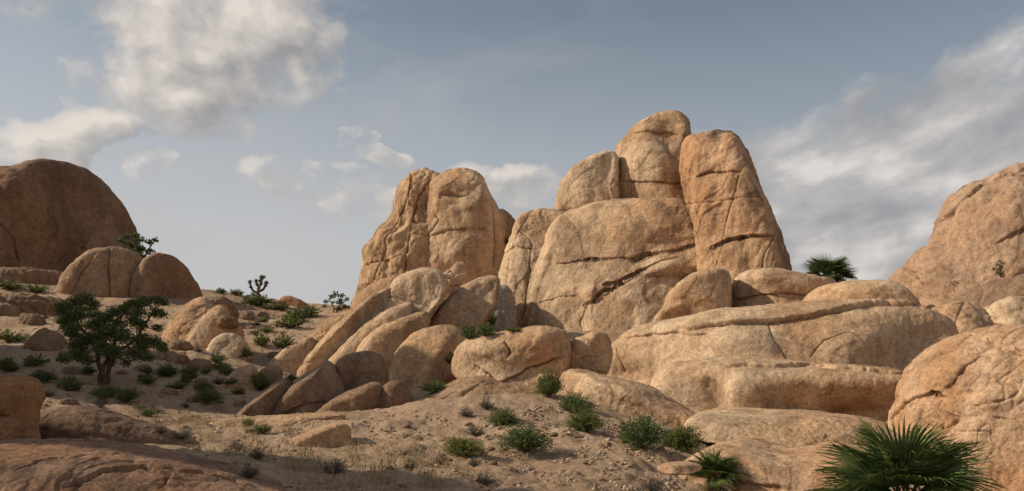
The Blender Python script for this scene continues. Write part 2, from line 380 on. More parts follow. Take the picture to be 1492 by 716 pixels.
rock('rock_shelf', 'broad upper granite shelf with one long curved dark crack, under the low boulders',
     [dict(o=[(855, 545), (868, 508), (885, 488), (925, 468), (990, 458), (1060, 446), (1180, 438), (1285, 438), (1340, 444), (1385, 466), (1395, 500), (1375, 540), (1350, 580), (1200, 580), (1000, 580), (880, 575)], f=5.0, b=8, tilt=.5)], 38, MID,
     box=.52, seed=8, big=.05, sheet=.006, med=.007, small=7, vox=1.9,
     cracks=[([(985, 478), (1060, 474), (1150, 466), (1200, 457), (1240, 447), (1290, 442), (1345, 446)], 2.6, .5, .35, 16), ([(875, 500), (930, 490), (985, 483), (1040, 486)], 2.5, .25, .12),
             ([(880, 520), (905, 512), (912, 545)], 3, .2), ([(1120, 470), (1126, 500), (1150, 525)], 3, .18), ([(1180, 520), (1200, 500), (1230, 492), (1250, 505)], 3, .18)],
     bumps=[(900, 520, 30, 25, .35), (1080, 500, 50, 22, .45), (1250, 495, 60, 28, .6), (1000, 505, 30, 20, -.3)])
rock('rock_shelf', 'lower overhanging rock band with shadowed hollows, between the cracked upper shelf and the smooth slabs',
     [dict(o=[(946, 560), (958, 538), (985, 528), (1060, 520), (1130, 524), (1200, 533), (1300, 540), (1345, 556), (1350, 590), (1330, 640), (1200, 640), (1050, 628), (985, 618), (955, 595)], f=3.4, b=6, tilt=.1)], 30, MID,
     joints=0, facets=2, box=.58, seed=9, big=.06, sheet=.004, med=.009, small=4.5, vox=1.8,
     cracks=[([(1050, 532), (1110, 536), (1180, 532), (1240, 540), (1320, 545)], 2.2, .3, .2, 14)],
     bumps=[(975, 575, 28, 32, .6), (1033, 582, 20, 30, -.8), (1085, 572, 30, 28, .3), (1150, 596, 34, 18, -.5), (1150, 555, 60, 16, .35), (1240, 560, 60, 18, .35), (1235, 602, 60, 14, -.5)])
rock('boulder', 'small squarish boulder standing between the rounded outcrop and the end of the upper shelf',
     [(815, 545), (816, 512), (828, 499), (850, 490), (874, 483), (890, 500), (886, 545), (850, 560)], 33, MID, front=1.6, back=3, box=.62, seed=10, med=.03, cracks=[([(838, 526), (855, 518), (872, 520)], 3, .25)])
rock('rock_outcrop', 'rounded pale outcrop with a shaded right end, above the tilted layered outcrop',
     [(656, 545), (660, 516), (676, 498), (708, 487), (754, 479), (795, 478), (828, 485), (834, 515), (826, 545), (790, 575), (740, 585), (690, 570)], 33, MID, front=3.6, back=4, box=.54, yaw=0.25, vox=1.35, seed=11, med=.011, tilt=.25,
     cracks=[([(693, 532), (727, 557), (760, 545), (790, 528), (822, 520)], 2.4, .4, .15), ([(735, 498), (742, 510), (738, 525)], 4, .3)], bumps=[(700, 512, 25, 15, .4), (790, 500, 24, 22, .35), (765, 535, 20, 14, -.2)])
rock('rock_slab', 'smooth pale slab sloping down to the right behind the green bushes, below the upper shelf',
     [(806, 580), (812, 548), (835, 540), (875, 550), (940, 566), (985, 590), (1040, 622), (1030, 650), (940, 640), (850, 610)], 28, MID, front=2.2, back=5, box=.75, seed=12, tilt=.5, med=.012)
rock('rock_slab', 'wide smooth slab beneath the overhanging band, broken off along a diagonal lower edge',
     [(985, 640), (992, 617), (1040, 610), (1120, 611), (1230, 616), (1300, 628), (1330, 660), (1270, 700), (1150, 690), (1050, 660)], 22, MID, front=1.5, back=7, box=.75, seed=13, tilt=1.0, med=.012, small=3,
     cracks=[([(1020, 642), (1080, 660), (1140, 678), (1155, 665), (1220, 655), (1275, 640)], 2.0, .14, .32, 22)])
rock('rock_slab', 'lowest smooth slab reaching the bottom of the picture, between the two foreground palms',
     [(966, 705), (985, 688), (1020, 672), (1070, 668), (1140, 682), (1220, 672), (1300, 680), (1380, 720), (1360, 790), (1150, 800), (1000, 750)], 15.5, NEAR, front=1.3, back=5, box=.75, seed=14, tilt=1.0, med=.012, small=2.5,
     cracks=[([(1000, 690), (1080, 700), (1160, 716)], 2, .08, .16, 20)])
rock('rock_slab', 'small pale tongue of rock lying on the gravel, left of the small foreground palm',
     [(956, 686), (966, 679), (990, 675), (1015, 677), (1024, 684), (1000, 692), (970, 693)], 15, NEAR, front=.3, back=.4, box=.8, seed=15)
rock('rock_dome', 'big orange dome with a network of cracks, behind the large foreground palm',
     [(1264, 670), (1268, 622), (1278, 582), (1304, 534), (1350, 498), (1406, 479), (1490, 470), (1580, 478), (1680, 540), (1700, 680), (1650, 800), (1450, 830), (1320, 760)], 21, NEAR, front=5.0, back=5, joints=0, box=.64, seed=16, tilt=.35, big=.03, sheet=.005, med=.009, crackle=.010, freq=1.3, small=6.5, vox=1.8,
     cracks=[([(1296, 614), (1320, 585), (1360, 572), (1385, 580)], 2.2, .16, .12, 18), ([(1360, 575), (1390, 560), (1410, 535), (1430, 520)], 2, .14, .1, 16), ([(1440, 495), (1470, 505), (1492, 520)], 2.4, .16, .1), ([(1300, 560), (1340, 530), (1400, 505)], 2, .1, .06)],
     bumps=[(1380, 545, 40, 18, .16), (1450, 580, 40, 22, .16)])
rock('boulder', 'weathered boulder beside the end of the upper shelf, behind the cracked orange dome',
     [(1270, 570), (1322, 462), (1352, 443), (1390, 437), (1424, 446), (1446, 468), (1452, 520), (1452, 575), (1370, 585)], 42, MID, front=2.2, tilt=.4, box=.6, back=4, seed=17, med=.035)
rock('boulder', 'low boulder at the right edge, between the cracked orange dome and the hillside tree',
     [(1385, 580), (1396, 490), (1415, 458), (1460, 436), (1510, 438), (1570, 455), (1600, 510), (1600, 590), (1450, 600)], 45, MID, front=3, back=4, seed=18, med=.03)
rock('rock_dome', 'massive distant dome at the right edge with a rippled brow',
     [dict(o=[(1325, 480), (1340, 350), (1344, 318), (1356, 288), (1372, 264), (1396, 249), (1426, 243), (1452, 231), (1500, 225), (1600, 240), (1700, 330), (1740, 480), (1540, 520)], f=15, b=16),
      dict(o=[(1236, 452), (1268, 410), (1300, 384), (1336, 352), (1400, 340), (1480, 400), (1500, 470), (1380, 490)], f=9, b=12, dy=-3)], 128,
     rock_mat(.42, (.46, .315, .215), (.40, .25, .155), (.2, .125, .085), .45), box=.66, tilt=.3, seed=19, big=.05, med=.02, small=16,
     cracks=[([(1360, 330), (1395, 300), (1430, 268), (1470, 246), (1510, 240)], 5, 1.1, .5, 20), ([(1440, 262), (1480, 252), (1520, 250)], 4, .8), ([(1450, 355), (1480, 340), (1510, 325)], 2.5, .7, .4), ([(1378, 318), (1392, 304), (1402, 300)], 6, 1.0), ([(1312, 385), (1330, 400), (1345, 415)], 4, .8)])
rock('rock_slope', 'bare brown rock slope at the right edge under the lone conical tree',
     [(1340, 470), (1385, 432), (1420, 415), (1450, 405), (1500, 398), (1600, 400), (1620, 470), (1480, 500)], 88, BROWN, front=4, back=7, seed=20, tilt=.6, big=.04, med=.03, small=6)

# --- twin tower, left of centre
rock('rock_tower', 'ragged left half of the twin-peaked tower, its face broken into fluted ribs',
     [dict(o=[(512, 450), (520, 415), (524, 390), (533, 362), (551, 331), (571, 306), (577, 276), (590, 252), (608, 240), (628, 240), (644, 250), (650, 300), (640, 400), (620, 470), (560, 480)], f=7, b=7)], 88, MAIN,
     box=.55, tilt=.22, yaw=0.45, vox=1.35, seed=21, flute=.014, med=.022, freq=1.3,
     cracks=[([(628, 262), (610, 285), (598, 330), (590, 400), (575, 440)], 4, .9), ([(580, 330), (560, 370), (548, 410)], 3, .6), ([(596, 300), (620, 310)], 3, .4), ([(528, 390), (560, 380), (590, 372)], 3, .5), ([(600, 250), (596, 290), (570, 340)], 3, .6)],
     bumps=[(540, 370, 12, 16, .8), (565, 350, 12, 18, .8), (600, 290, 10, 24, .7), (555, 405, 14, 16, .7), (585, 380, 10, 20, .6)])
rock('rock_tower', 'smooth domed right half of the twin-peaked tower, stained brown across its middle',
     [dict(o=[(612, 440), (615, 360), (622, 300), (630, 262), (644, 247), (662, 240), (686, 241), (704, 252), (715, 276), (726, 296), (738, 330), (742, 420), (720, 470), (640, 470)], f=8.5, b=7)], 86, MAIN,
     box=.55, tilt=.10, seed=22, med=.016,
     cracks=[([(622, 345), (650, 337), (690, 334), (715, 336)], 1.8, .4, .2), ([(640, 285), (660, 284), (680, 287)], 3, .5, .3, 14), ([(630, 300), (640, 320), (612, 360), (600, 400)], 3, .5), ([(716, 300), (722, 340), (718, 390)], 2.2, .4)],
     bumps=[(690, 300, 14, 12, .5), (655, 270, 20, 12, .5), (670, 355, 30, 20, .4)])
rock('rock_shoulder', 'dark shadowed shoulder on the far right side of the twin-peaked tower',
     [(712, 440), (718, 330), (729, 301), (749, 315), (756, 335), (760, 430), (740, 460)], 92, MAIN, front=3.5, back=4, seed=23)
rock('boulder', 'jumbled knob of broken rock at the foot of the twin-peaked tower',
     [(628, 440), (638, 405), (655, 395), (672, 405), (680, 430), (660, 450)], 78, MAIN, front=2.4, back=3, seed=24, med=.08, big=.1, freq=1.6)
RIDGE = dict(box=.64, vox=1.35, big=.035, sheet=.006, med=.011, fine=.004, joints=1, facets=4)
rock('boulder_ridge', 'large smooth bulge at the foot of the twin-peaked tower, topmost of the cascade',
     [(548, 520), (556, 450), (572, 406), (596, 393), (624, 386), (648, 395), (652, 424), (630, 460), (604, 500), (570, 530)], 59, MAIN, front=4.2, back=4, tilt=0.25, yaw=0.1, seed=70, **RIDGE)
rock('boulder_ridge', 'longest pale rib running down left in the ribbed cascade below the twin tower',
     [(428, 570), (436, 535), (470, 494), (512, 452), (548, 424), (580, 412), (576, 440), (545, 474), (512, 512), (470, 560)], 57, MAIN, front=3.2, back=4, tilt=0.35, yaw=0.1, seed=71, **RIDGE)
rock('boulder_ridge', 'second rib of rock running down left, between the longest rib and the short stubby rib',
     [(462, 575), (474, 532), (506, 498), (540, 466), (574, 446), (604, 440), (596, 470), (560, 505), (530, 545), (500, 575)], 55.5, MAIN, front=3.2, back=4, tilt=0.35, yaw=0.1, seed=72, **RIDGE)
rock('boulder_ridge', 'short stubby rib of rock just above the dark rounded boulder in the cascade',
     [(505, 575), (520, 512), (546, 482), (584, 464), (620, 452), (628, 470), (604, 502), (585, 545), (560, 580)], 53, MAIN, front=3.2, back=4, tilt=0.25, yaw=0.1, seed=73, **RIDGE)
rock('boulder_ridge', 'rib tucked under the ragged left tower half, above the longest pale rib',
     [(505, 510), (512, 462), (524, 425), (556, 404), (594, 396), (592, 425), (556, 462), (530, 505)], 64, MAIN, front=3.2, back=4, tilt=0.25, yaw=0.2, seed=74, **RIDGE)
rock('boulder_ridge', 'low pale rib beside the skyline shrub, upper one of two left of the ribbed cascade',
     [(436, 545), (446, 498), (474, 466), (500, 454), (522, 452), (520, 476), (490, 508), (460, 545)], 60, MAIN, front=2.8, back=4, tilt=0.35, yaw=0.1, seed=75, **RIDGE)
rock('boulder_ridge', 'low pale rib reaching farthest left, lower one of two left of the ribbed cascade',
     [(376, 570), (386, 538), (412, 508), (440, 494), (458, 492), (462, 515), (440, 548), (415, 575)], 56, MAIN, front=2.4, back=4, tilt=0.3, yaw=0.1, seed=76, **RIDGE)
rock('boulder', 'tall smooth inclined boulder between the ribbed cascade and the grey scree',
     [(606, 505), (622, 470), (650, 432), (685, 406), (715, 398), (730, 405), (726, 440), (705, 475), (690, 510), (640, 520)], 62, MAIN, front=3.6, back=4, box=.7, tilt=.3, yaw=0.3, vox=1.35, seed=27)
rock('scree_patch', 'steep patch of grey broken scree between the inclined boulder and the leaning pillar',
     [(664, 520), (680, 475), (700, 440), (722, 415), (745, 420), (752, 470), (740, 510)], 69, GREY, front=2.5, back=4, seed=28, tilt=.5, med=.03, fine=.02)
rock('boulder', 'rounded tan boulder with a dimpled front, behind the pale outcrop and below the inclined boulder',
     [(558, 570), (567, 535), (578, 508), (602, 486), (640, 474), (668, 479), (684, 500), (684, 540), (640, 575), (590, 580)], 40, MID, front=3.4, back=3.5, box=.66, seed=29, tilt=.2)
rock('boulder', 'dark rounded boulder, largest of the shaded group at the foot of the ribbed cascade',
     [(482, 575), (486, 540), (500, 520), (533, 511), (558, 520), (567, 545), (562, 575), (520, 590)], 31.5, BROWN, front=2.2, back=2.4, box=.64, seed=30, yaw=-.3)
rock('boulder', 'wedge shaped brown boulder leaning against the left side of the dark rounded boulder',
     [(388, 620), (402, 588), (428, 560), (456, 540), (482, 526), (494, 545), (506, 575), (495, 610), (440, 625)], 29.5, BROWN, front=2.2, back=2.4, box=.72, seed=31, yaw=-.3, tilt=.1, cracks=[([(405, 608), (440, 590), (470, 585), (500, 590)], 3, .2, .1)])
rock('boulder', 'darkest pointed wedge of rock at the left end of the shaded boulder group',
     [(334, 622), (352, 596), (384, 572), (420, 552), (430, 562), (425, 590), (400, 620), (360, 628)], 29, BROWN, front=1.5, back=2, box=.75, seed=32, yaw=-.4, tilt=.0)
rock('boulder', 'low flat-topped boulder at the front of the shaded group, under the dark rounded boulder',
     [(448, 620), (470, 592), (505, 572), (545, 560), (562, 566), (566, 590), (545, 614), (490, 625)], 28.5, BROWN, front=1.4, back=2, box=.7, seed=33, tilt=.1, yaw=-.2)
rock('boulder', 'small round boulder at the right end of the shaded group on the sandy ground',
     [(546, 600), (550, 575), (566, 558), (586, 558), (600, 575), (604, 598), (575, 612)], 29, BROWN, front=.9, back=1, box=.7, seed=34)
rock('boulder', 'left one of two small tan boulders behind a green bush, below the low pale ribs',
     [(322, 568), (334, 548), (352, 535), (372, 534), (378, 555), (372, 575), (340, 580)], 40, MID, front=1.0, back=1.2, seed=35)
rock('boulder', 'right one of two small boulders behind a green bush, below the low pale ribs',
     [(370, 565), (378, 542), (400, 533), (412, 540), (410, 560), (395, 572)], 41, BROWN, front=.9, back=1, seed=36)
rock('rock_slab', 'thin flat pale slab lying on the sand before the shaded boulder group',
     [(300, 622), (330, 612), (400, 608), (480, 606), (510, 612), (470, 628), (420, 645), (360, 645), (315, 636)], 22.5, MID, front=1.2, back=1.2, box=.9, seed=37, med=.02, small=1.5)
rock('rock_slab', 'short upturned pale slab with a shaded broken end, on sand left of the bushes',
     [(400, 668), (415, 650), (450, 632), (495, 620), (512, 628), (508, 655), (470, 668), (430, 674)], 18.5, MID, front=.7, back=1.2, box=.7, seed=38, small=1.2)
rock('rock_outcrop', 'tilted layered outcrop half buried in sand, in the middle below the pale outcrop',
     [(540, 640), (570, 605), (620, 578), (668, 556), (700, 548), (740, 556), (800, 566), (846, 580), (820, 612), (760, 640), (690, 660), (600, 655)], 31,
     rock_mat(1.3, (.40, .275, .18), (.35, .22, .13), (.2, .13, .09), .4), front=3.0, back=4, box=.85, seed=39, tilt=.75, med=.018, small=2.2, strata=.014, dip=-.55,
     cracks=[([(600, 625), (650, 590), (700, 560)], 3, .12, .12, 12), ([(570, 625), (620, 598), (670, 570)], 3, .12, .1, 10), ([(700, 640), (745, 605), (800, 590), (830, 585)], 3, .12, .12, 14), ([(640, 625), (680, 600), (720, 575)], 3, .1, .1, 10)])

# --- left side
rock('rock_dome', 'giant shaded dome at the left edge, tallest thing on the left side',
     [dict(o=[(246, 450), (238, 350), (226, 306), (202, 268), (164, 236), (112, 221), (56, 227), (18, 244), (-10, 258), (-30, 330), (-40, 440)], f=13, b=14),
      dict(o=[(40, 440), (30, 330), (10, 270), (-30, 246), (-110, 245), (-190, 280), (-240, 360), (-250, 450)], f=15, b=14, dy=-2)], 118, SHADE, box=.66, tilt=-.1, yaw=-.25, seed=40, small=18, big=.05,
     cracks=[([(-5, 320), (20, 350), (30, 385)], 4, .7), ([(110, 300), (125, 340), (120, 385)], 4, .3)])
rock('rock_dome', 'rounded dome in front of the giant shaded dome, its pale left flank ribbed',
     [(74, 470), (86, 420), (102, 392), (132, 366), (166, 357), (202, 365), (232, 388), (244, 430), (246, 470), (160, 490)], 82, rock_mat(.7, (.42, .28, .175), (.35, .205, .115), (.15, .095, .065), .55), front=5, back=5, box=.68, seed=41, yaw=-.35, flute=.008,
     cracks=[([(160, 362), (158, 400), (160, 440)], 4, .4), ([(140, 370), (120, 400), (105, 430)], 4, .4, .2)])
rock('rock_dome', 'smaller dark dome joined to the right of the ribbed-flank dome on the left skyline',
     [(190, 475), (196, 400), (222, 372), (252, 372), (276, 391), (296, 426), (302, 465), (260, 485)], 84, rock_mat(.7, (.34, .22, .14), (.29, .165, .095), (.13, .08, .055), .5), front=4, back=4, box=.68, seed=42, yaw=-.3)
rock('boulder', 'pale bulging boulder of three overlapping lobes on the slope right of the leafy tree',
     [dict(o=[(222, 545), (236, 490), (258, 456), (288, 434), (310, 444), (308, 480), (290, 545)], f=3.0, b=2.4), dict(o=[(255, 545), (268, 488), (292, 458), (322, 444), (336, 462), (326, 500), (310, 545)], f=3.0, b=2.4, dy=-.8),
      dict(o=[(284, 550), (296, 500), (320, 470), (345, 470), (356, 490), (345, 550)], f=2.6, b=2.4, dy=-1.3)], 58, MID, box=.72, seed=43, med=.02, small=4)
rock('boulder', 'low pale boulder at the front right of the three-lobed boulder',
     [(298, 528), (306, 500), (325, 486), (348, 488), (364, 504), (366, 525), (330, 535)], 55, MID, front=1.5, back=1.6, seed=44)
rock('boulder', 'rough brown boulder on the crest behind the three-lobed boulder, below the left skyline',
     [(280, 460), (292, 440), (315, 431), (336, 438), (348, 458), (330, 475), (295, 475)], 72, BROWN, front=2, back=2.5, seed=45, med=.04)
rock('boulder', 'orange angular boulder on the skyline between the spiky tree and the skyline shrub',
     [(398, 470), (404, 440), (418, 431), (436, 436), (452, 446), (466, 460), (450, 480)], 92, RED, front=2.2, back=2.5, box=.8, seed=46)
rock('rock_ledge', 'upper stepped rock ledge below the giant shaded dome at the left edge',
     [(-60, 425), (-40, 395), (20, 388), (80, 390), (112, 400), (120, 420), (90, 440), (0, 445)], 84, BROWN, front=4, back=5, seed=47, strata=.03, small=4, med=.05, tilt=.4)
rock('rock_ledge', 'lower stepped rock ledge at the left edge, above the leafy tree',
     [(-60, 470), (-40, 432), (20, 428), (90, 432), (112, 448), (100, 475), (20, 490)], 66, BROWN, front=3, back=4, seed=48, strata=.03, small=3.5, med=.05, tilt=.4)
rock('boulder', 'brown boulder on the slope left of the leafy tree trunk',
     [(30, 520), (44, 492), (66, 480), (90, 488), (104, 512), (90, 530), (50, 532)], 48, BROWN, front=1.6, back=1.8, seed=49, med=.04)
rock('boulder', 'reddish square-cut boulder cropped by the left edge, upper of the two stacked there',
     [(-60, 625), (-60, 560), (-30, 548), (30, 549), (56, 556), (68, 575), (60, 600), (54, 622), (0, 612)], 15, RED, front=1.0, back=1.2, box=.5, seed=50, med=.02, big=.03)
rock('boulder', 'reddish flat boulder cropped by the left edge, under the square-cut boulder',
     [(-60, 668), (-60, 608), (0, 606), (50, 616), (58, 632), (56, 655), (0, 672)], 14.6, RED, front=.9, back=1.2, box=.5, seed=51, med=.02, big=.03)
rock('rock_ledge', 'dark tilted layered ledge running down right from the two reddish boulders',
     [(30, 650), (55, 606), (110, 594), (170, 608), (240, 630), (310, 653), (332, 666), (250, 684), (120, 684)], 17.5, rock_mat(2.4, (.25, .165, .11), (.22, .13, .08), (.10, .065, .05), .6), front=.9, back=2.0, box=.8, seed=52, strata=.02, dip=.35, small=1.2, med=.015, tilt=.7)
rock('rock_ledge', 'rough dark red ledge filling the lower left corner of the foreground',
     [(-150, 840), (-140, 700), (-40, 664), (60, 662), (150, 668), (240, 682), (330, 702), (420, 728), (460, 750), (440, 830), (150, 850)], 8.5, FORE, front=1.5, back=1.8, box=.72, seed=53, tilt=.9, med=.012, big=.10, small=1.2, fine=.004, strata=.012, dip=.35, vox=2.0,
     cracks=[([(90, 710), (150, 685), (210, 678), (250, 690), (230, 712)], 6, .06, .03), ([(20, 690), (60, 672), (130, 664)], 3, .03), ([(230, 680), (300, 690), (380, 712)], 3, .03, .02)])
# rock walls added out of view on the left to shade the left side
rock('added_shade_rock', 'tall unseen rock wall added beyond the left edge to shade the leafy tree',
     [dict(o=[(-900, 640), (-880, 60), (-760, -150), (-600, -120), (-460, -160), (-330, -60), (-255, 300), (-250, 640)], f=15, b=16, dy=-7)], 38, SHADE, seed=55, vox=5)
rock('added_shade_rock', 'nearer unseen rock wall added beyond the left edge to shade the reddish boulders',
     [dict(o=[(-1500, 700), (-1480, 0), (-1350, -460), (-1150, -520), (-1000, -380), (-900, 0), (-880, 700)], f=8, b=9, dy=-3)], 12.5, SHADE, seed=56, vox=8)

# ================================================================== LIGHT + SKY
SUN_AZ = math.radians(-90); SUN_EL = math.radians(32)     # azimuth from +Y, clockwise
sd = Vector((math.sin(SUN_AZ)*math.cos(SUN_EL), math.cos(SUN_AZ)*math.cos(SUN_EL), math.sin(SUN_EL)))
sl = bpy.data.lights.new('sun', 'SUN'); sl.energy = 4.0; sl.angle = math.radians(.6); sl.color = (1, .87, .69)
so = bpy.data.objects.new('sun', sl); COL.objects.link(so); so.rotation_euler = (-sd).to_track_quat('-Z', 'Y').to_euler(); so.location = (-60, -10, 60)

W = bpy.data.worlds.new('World'); S.world = W; W.use_nodes = True; nt = W.node_tree; L = nt.links.new
bg = nt.nodes['Background']
sky = N(nt, 'ShaderNodeTexSky'); sky.sky_type = 'NISHITA'; sky.sun_disc = False; sky.sun_elevation = SUN_EL; sky.sun_rotation = SUN_AZ
sky.dust_density = 1.5; sky.air_density = 1.0; sky.ozone_density = 1.2
gen = N(nt, 'ShaderNodeTexCoord').outputs['Generated']
sep = N(nt, 'ShaderNodeSeparateXYZ'); L(gen, sep.inputs[0])
az = math_(nt, 'ARCTAN2', sep.outputs[0], sep.outputs[1]); el = math_(nt, 'ARCSINE', sep.outputs[2])
comb = N(nt, 'ShaderNodeCombineXYZ'); L(az, comb.inputs[0]); L(el, comb.inputs[1]); ae = comb.outputs[0]
def dirpx(u, v):
    d = P(u, v, 1.0)-CAM; d /= np.linalg.norm(d); return math.atan2(d[0], d[1]), math.asin(d[2])
def blob(coord, u, v, ru, rv, rot=0, cap=1.0):
    a, e = dirpx(u, v)
    mp = vmap(nt, coord, loc=(-a, -e, 0))
    mp = vmap(nt, mp, rot=(0, 0, rot)); mp = vmap(nt, mp, scale=(F/ru, F/rv, 0))
    ln = N(nt, 'ShaderNodeVectorMath', _operation='LENGTH'); L(mp, ln.inputs[0])
    return math_(nt, 'MINIMUM', math_(nt, 'SUBTRACT', 1.0, ln.outputs['Value']), cap)
BL = [(300, 72, 172, 92, -.2), (268, 130, 100, 70, .5), (392, 42, 112, 88, .2), (70, 195, 150, 30, -.35, .35), (60, 218, 80, 40, 0, .5), (455, 268, 70, 30, 0, .06), (548, 230, 40, 18, 0, .12), (235, 238, 34, 22, 0, .12),
      (360, 188, 55, 20, .2, .08), (510, 200, 40, 18, -.2, .06), (770, 272, 130, 34, .1, .25), (540, 308, 90, 24, .15, .12), (120, 20, 160, 40, .1, .1)]
def density(coord, sharp):
    m = None; base_c = coord
    wn = N(nt, 'ShaderNodeTexNoise', Scale=7.0, Detail=4); L(coord, wn.inputs['Vector'])
    wo = N(nt, 'ShaderNodeVectorMath', _operation='MULTIPLY_ADD'); L(wn.outputs['Color'], wo.inputs[0]); wo.inputs[1].default_value = (.13, .09, 0); wo.inputs[2].default_value = (-.065, -.045, 0)
    wa = N(nt, 'ShaderNodeVectorMath', _operation='ADD'); L(coord, wa.inputs[0]); L(wo.outputs[0], wa.inputs[1]); coord = wa.outputs[0]
    for b in BL:
        x = math_(nt, 'MAXIMUM', blob(coord, *b), -1.0)
        m = x if m is None else math_(nt, 'MAXIMUM', m, x)
    n1 = noise(nt, vmap(nt, base_c, (1, 1.3, 1)), 13, 8, .56, .15)
    t = math_(nt, 'ADD', m, math_(nt, 'MULTIPLY', math_(nt, 'SUBTRACT', n1, .45), 1.6))
    return t
d0 = density(ae, 1); d1 = density(vmap(nt, ae, loc=(-.018, .012, 0)), 1)
cm = ramp(nt, d0, [(.04, 0.), (.22, .55), (.55, 1.)])
lit = math_(nt, 'ADD', .5, math_(nt, 'MULTIPLY', math_(nt, 'SUBTRACT', d0, d1), .9), True)
# stratus bank on the right: streaks rising to the right
sa, se = dirpx(1100, 190)
rot = vmap(nt, vmap(nt, ae, loc=(-sa, -se, 0)), rot=(0, 0, -.27))
sp2 = N(nt, 'ShaderNodeSeparateXYZ'); L(rot, sp2.inputs[0])
edge = math_(nt, 'MULTIPLY', sp2.outputs[1], -9.0)
lim = math_(nt, 'MULTIPLY', math_(nt, 'ADD', sp2.outputs[0], .06), 9.0)
st = noise(nt, vmap(nt, rot, (1, 1.8, 1)), 13, 8, .58, .2)
bank = math_(nt, 'ADD', math_(nt, 'MINIMUM', math_(nt, 'MINIMUM', edge, lim), 1.2), math_(nt, 'MULTIPLY', math_(nt, 'SUBTRACT', st, .46), 1.7))
bm = ramp(nt, bank, [(-.0, 0.), (.5, 1.)])
st2 = noise(nt, vmap(nt, rot, (1, 1.9, 1), loc=(.8, .3, .5)), 10, 6, .52, .1)
bank_c = ramp(nt, st2, [(.36, (3.1, 3.12, 3.25)), (.52, (4.4, 4.25, 4.2)), (.66, (6.6, 6.2, 5.9))])
cum_c = ramp(nt, lit, [(.15, (3.0, 2.92, 2.95)), (.5, (4.8, 4.5, 4.2)), (.85, (7.2, 6.5, 5.8))])
hs = N(nt, 'ShaderNodeHueSaturation', Saturation=.66, Value=.86); L(mix(nt, 1.0, sky.outputs[0], (1.0, 1.02, .955), 'MULTIPLY'), hs.inputs['Color'])
# pale dust low over the horizon
hz = math_(nt, 'MULTIPLY', ramp(nt, el, [(0., 1.), (.14, .85), (.40, .0)]), ramp(nt, math_(nt, 'MULTIPLY', math_(nt, 'SUBTRACT', .6, az), 1.0), [(.0, .35), (.9, 1.)]))
c = mix(nt, hz, hs.outputs[0], (5.0, 4.95, 5.05))
wisp = ramp(nt, noise(nt, vmap(nt, ae, (1, 2.6, 1), loc=(3, 1, 0)), 5, 7, .6, .4), [(.45, 0.), (.8, .55)])
wl = ramp(nt, math_(nt, 'ADD', math_(nt, 'MULTIPLY', az, -1.6), .35), [(0., 0.), (.6, 1.)])
c = mix(nt, math_(nt, 'MULTIPLY', wisp, wl), c, (4.4, 4.3, 4.3))
c = mix(nt, math_(nt, 'MULTIPLY', bm, .94), c, bank_c)
c = mix(nt, math_(nt, 'MULTIPLY', cm, .92), c, cum_c)
L(c, bg.inputs['Color']); bg.inputs['Strength'].default_value = .1
S.view_settings.view_transform = 'Standard'; S.view_settings.look = 'None'; S.view_settings.gamma = 1; S.view_settings.use_curve_mapping = False
S.view_settings.exposure = 0.14
#VEG#
# ================================================================== VEGETATION
rng = np.random.RandomState(11)
GREEN = leaf_mat('bush_leaf', (.075, .10, .03), (.175, .20, .055), (.29, .28, .11))
OLIVE = leaf_mat('juniper_leaf', (.065, .10, .036), (.14, .185, .065), (.24, .26, .11))
SAGE = leaf_mat('dry_sage_leaf', (.045, .045, .045), (.095, .092, .085), (.15, .14, .12))
PALM = leaf_mat('palm_leaf', (.05, .085, .026), (.12, .165, .05), (.24, .24, .09), .12, .42)
STRAW = leaf_mat('dry_grass', (.24, .17, .09), (.40, .31, .18), (.48, .40, .25), .2)
BARK = bark_mat('bark', (.05, .036, .026), (.16, .12, .09)); TWIG = bark_mat('twig', (.10, .075, .055), (.20, .16, .12))
bpy.context.view_layer.update(); DG = bpy.context.evaluated_depsgraph_get()
def hit(u, v):
    d = Vector(P(u, v, 1.0)-CAM).normalized()
    r = S.ray_cast(DG, Vector(CAM), d)
    return (np.array(r[1]), r[4]) if r[0] else (None, None)
SR = 'small rocks strewn over the left slope'; LS = 'small weathered rock half buried in the left slope'
PROTO = [rock('small_rock', LS, [(-20, 600), (-24, 588), (-14, 576), (4, 572), (20, 578), (26, 592), (18, 604)], 30, BROWN, front=.5, back=.5, seed=60+i, vox=1.8, med=.05, big=.12, group=SR, box=.8) for i in range(3)]
for i, (u, v, w) in enumerate([(70, 505, 1.2), (262, 508, 1.0), (240, 524, 1.3), (268, 530, 1.1), (300, 536, 1.0), (215, 540, .8), (30, 470, 1.3), (112, 545, .9), (52, 548, .8), (330, 470, .9), (352, 462, .8), (380, 462, .7), (300, 560, .7), (250, 575, .8), (205, 575, .6),
     (95, 590, .8), (345, 590, .6), (10, 455, 1.2), (140, 500, .8), (90, 520, .7), (410, 448, .7), (360, 480, .5), (395, 520, .6), (120, 560, .5), (275, 585, .6), (180, 545, .5)]):
    q, ob = hit(u, v)
    if q is None: continue
    o = PROTO[i] if i < 3 else PROTO[i % 3].copy()
    if i >= 3: COL.objects.link(o)
    k = w*q[1]/30*.8; o.location = q-np.array([0, 0, .28*k]); o.scale = (k, k, k*.8); o.rotation_euler = (rng.uniform(-.2, .2), rng.uniform(-.2, .2), rng.rand()*6.28)
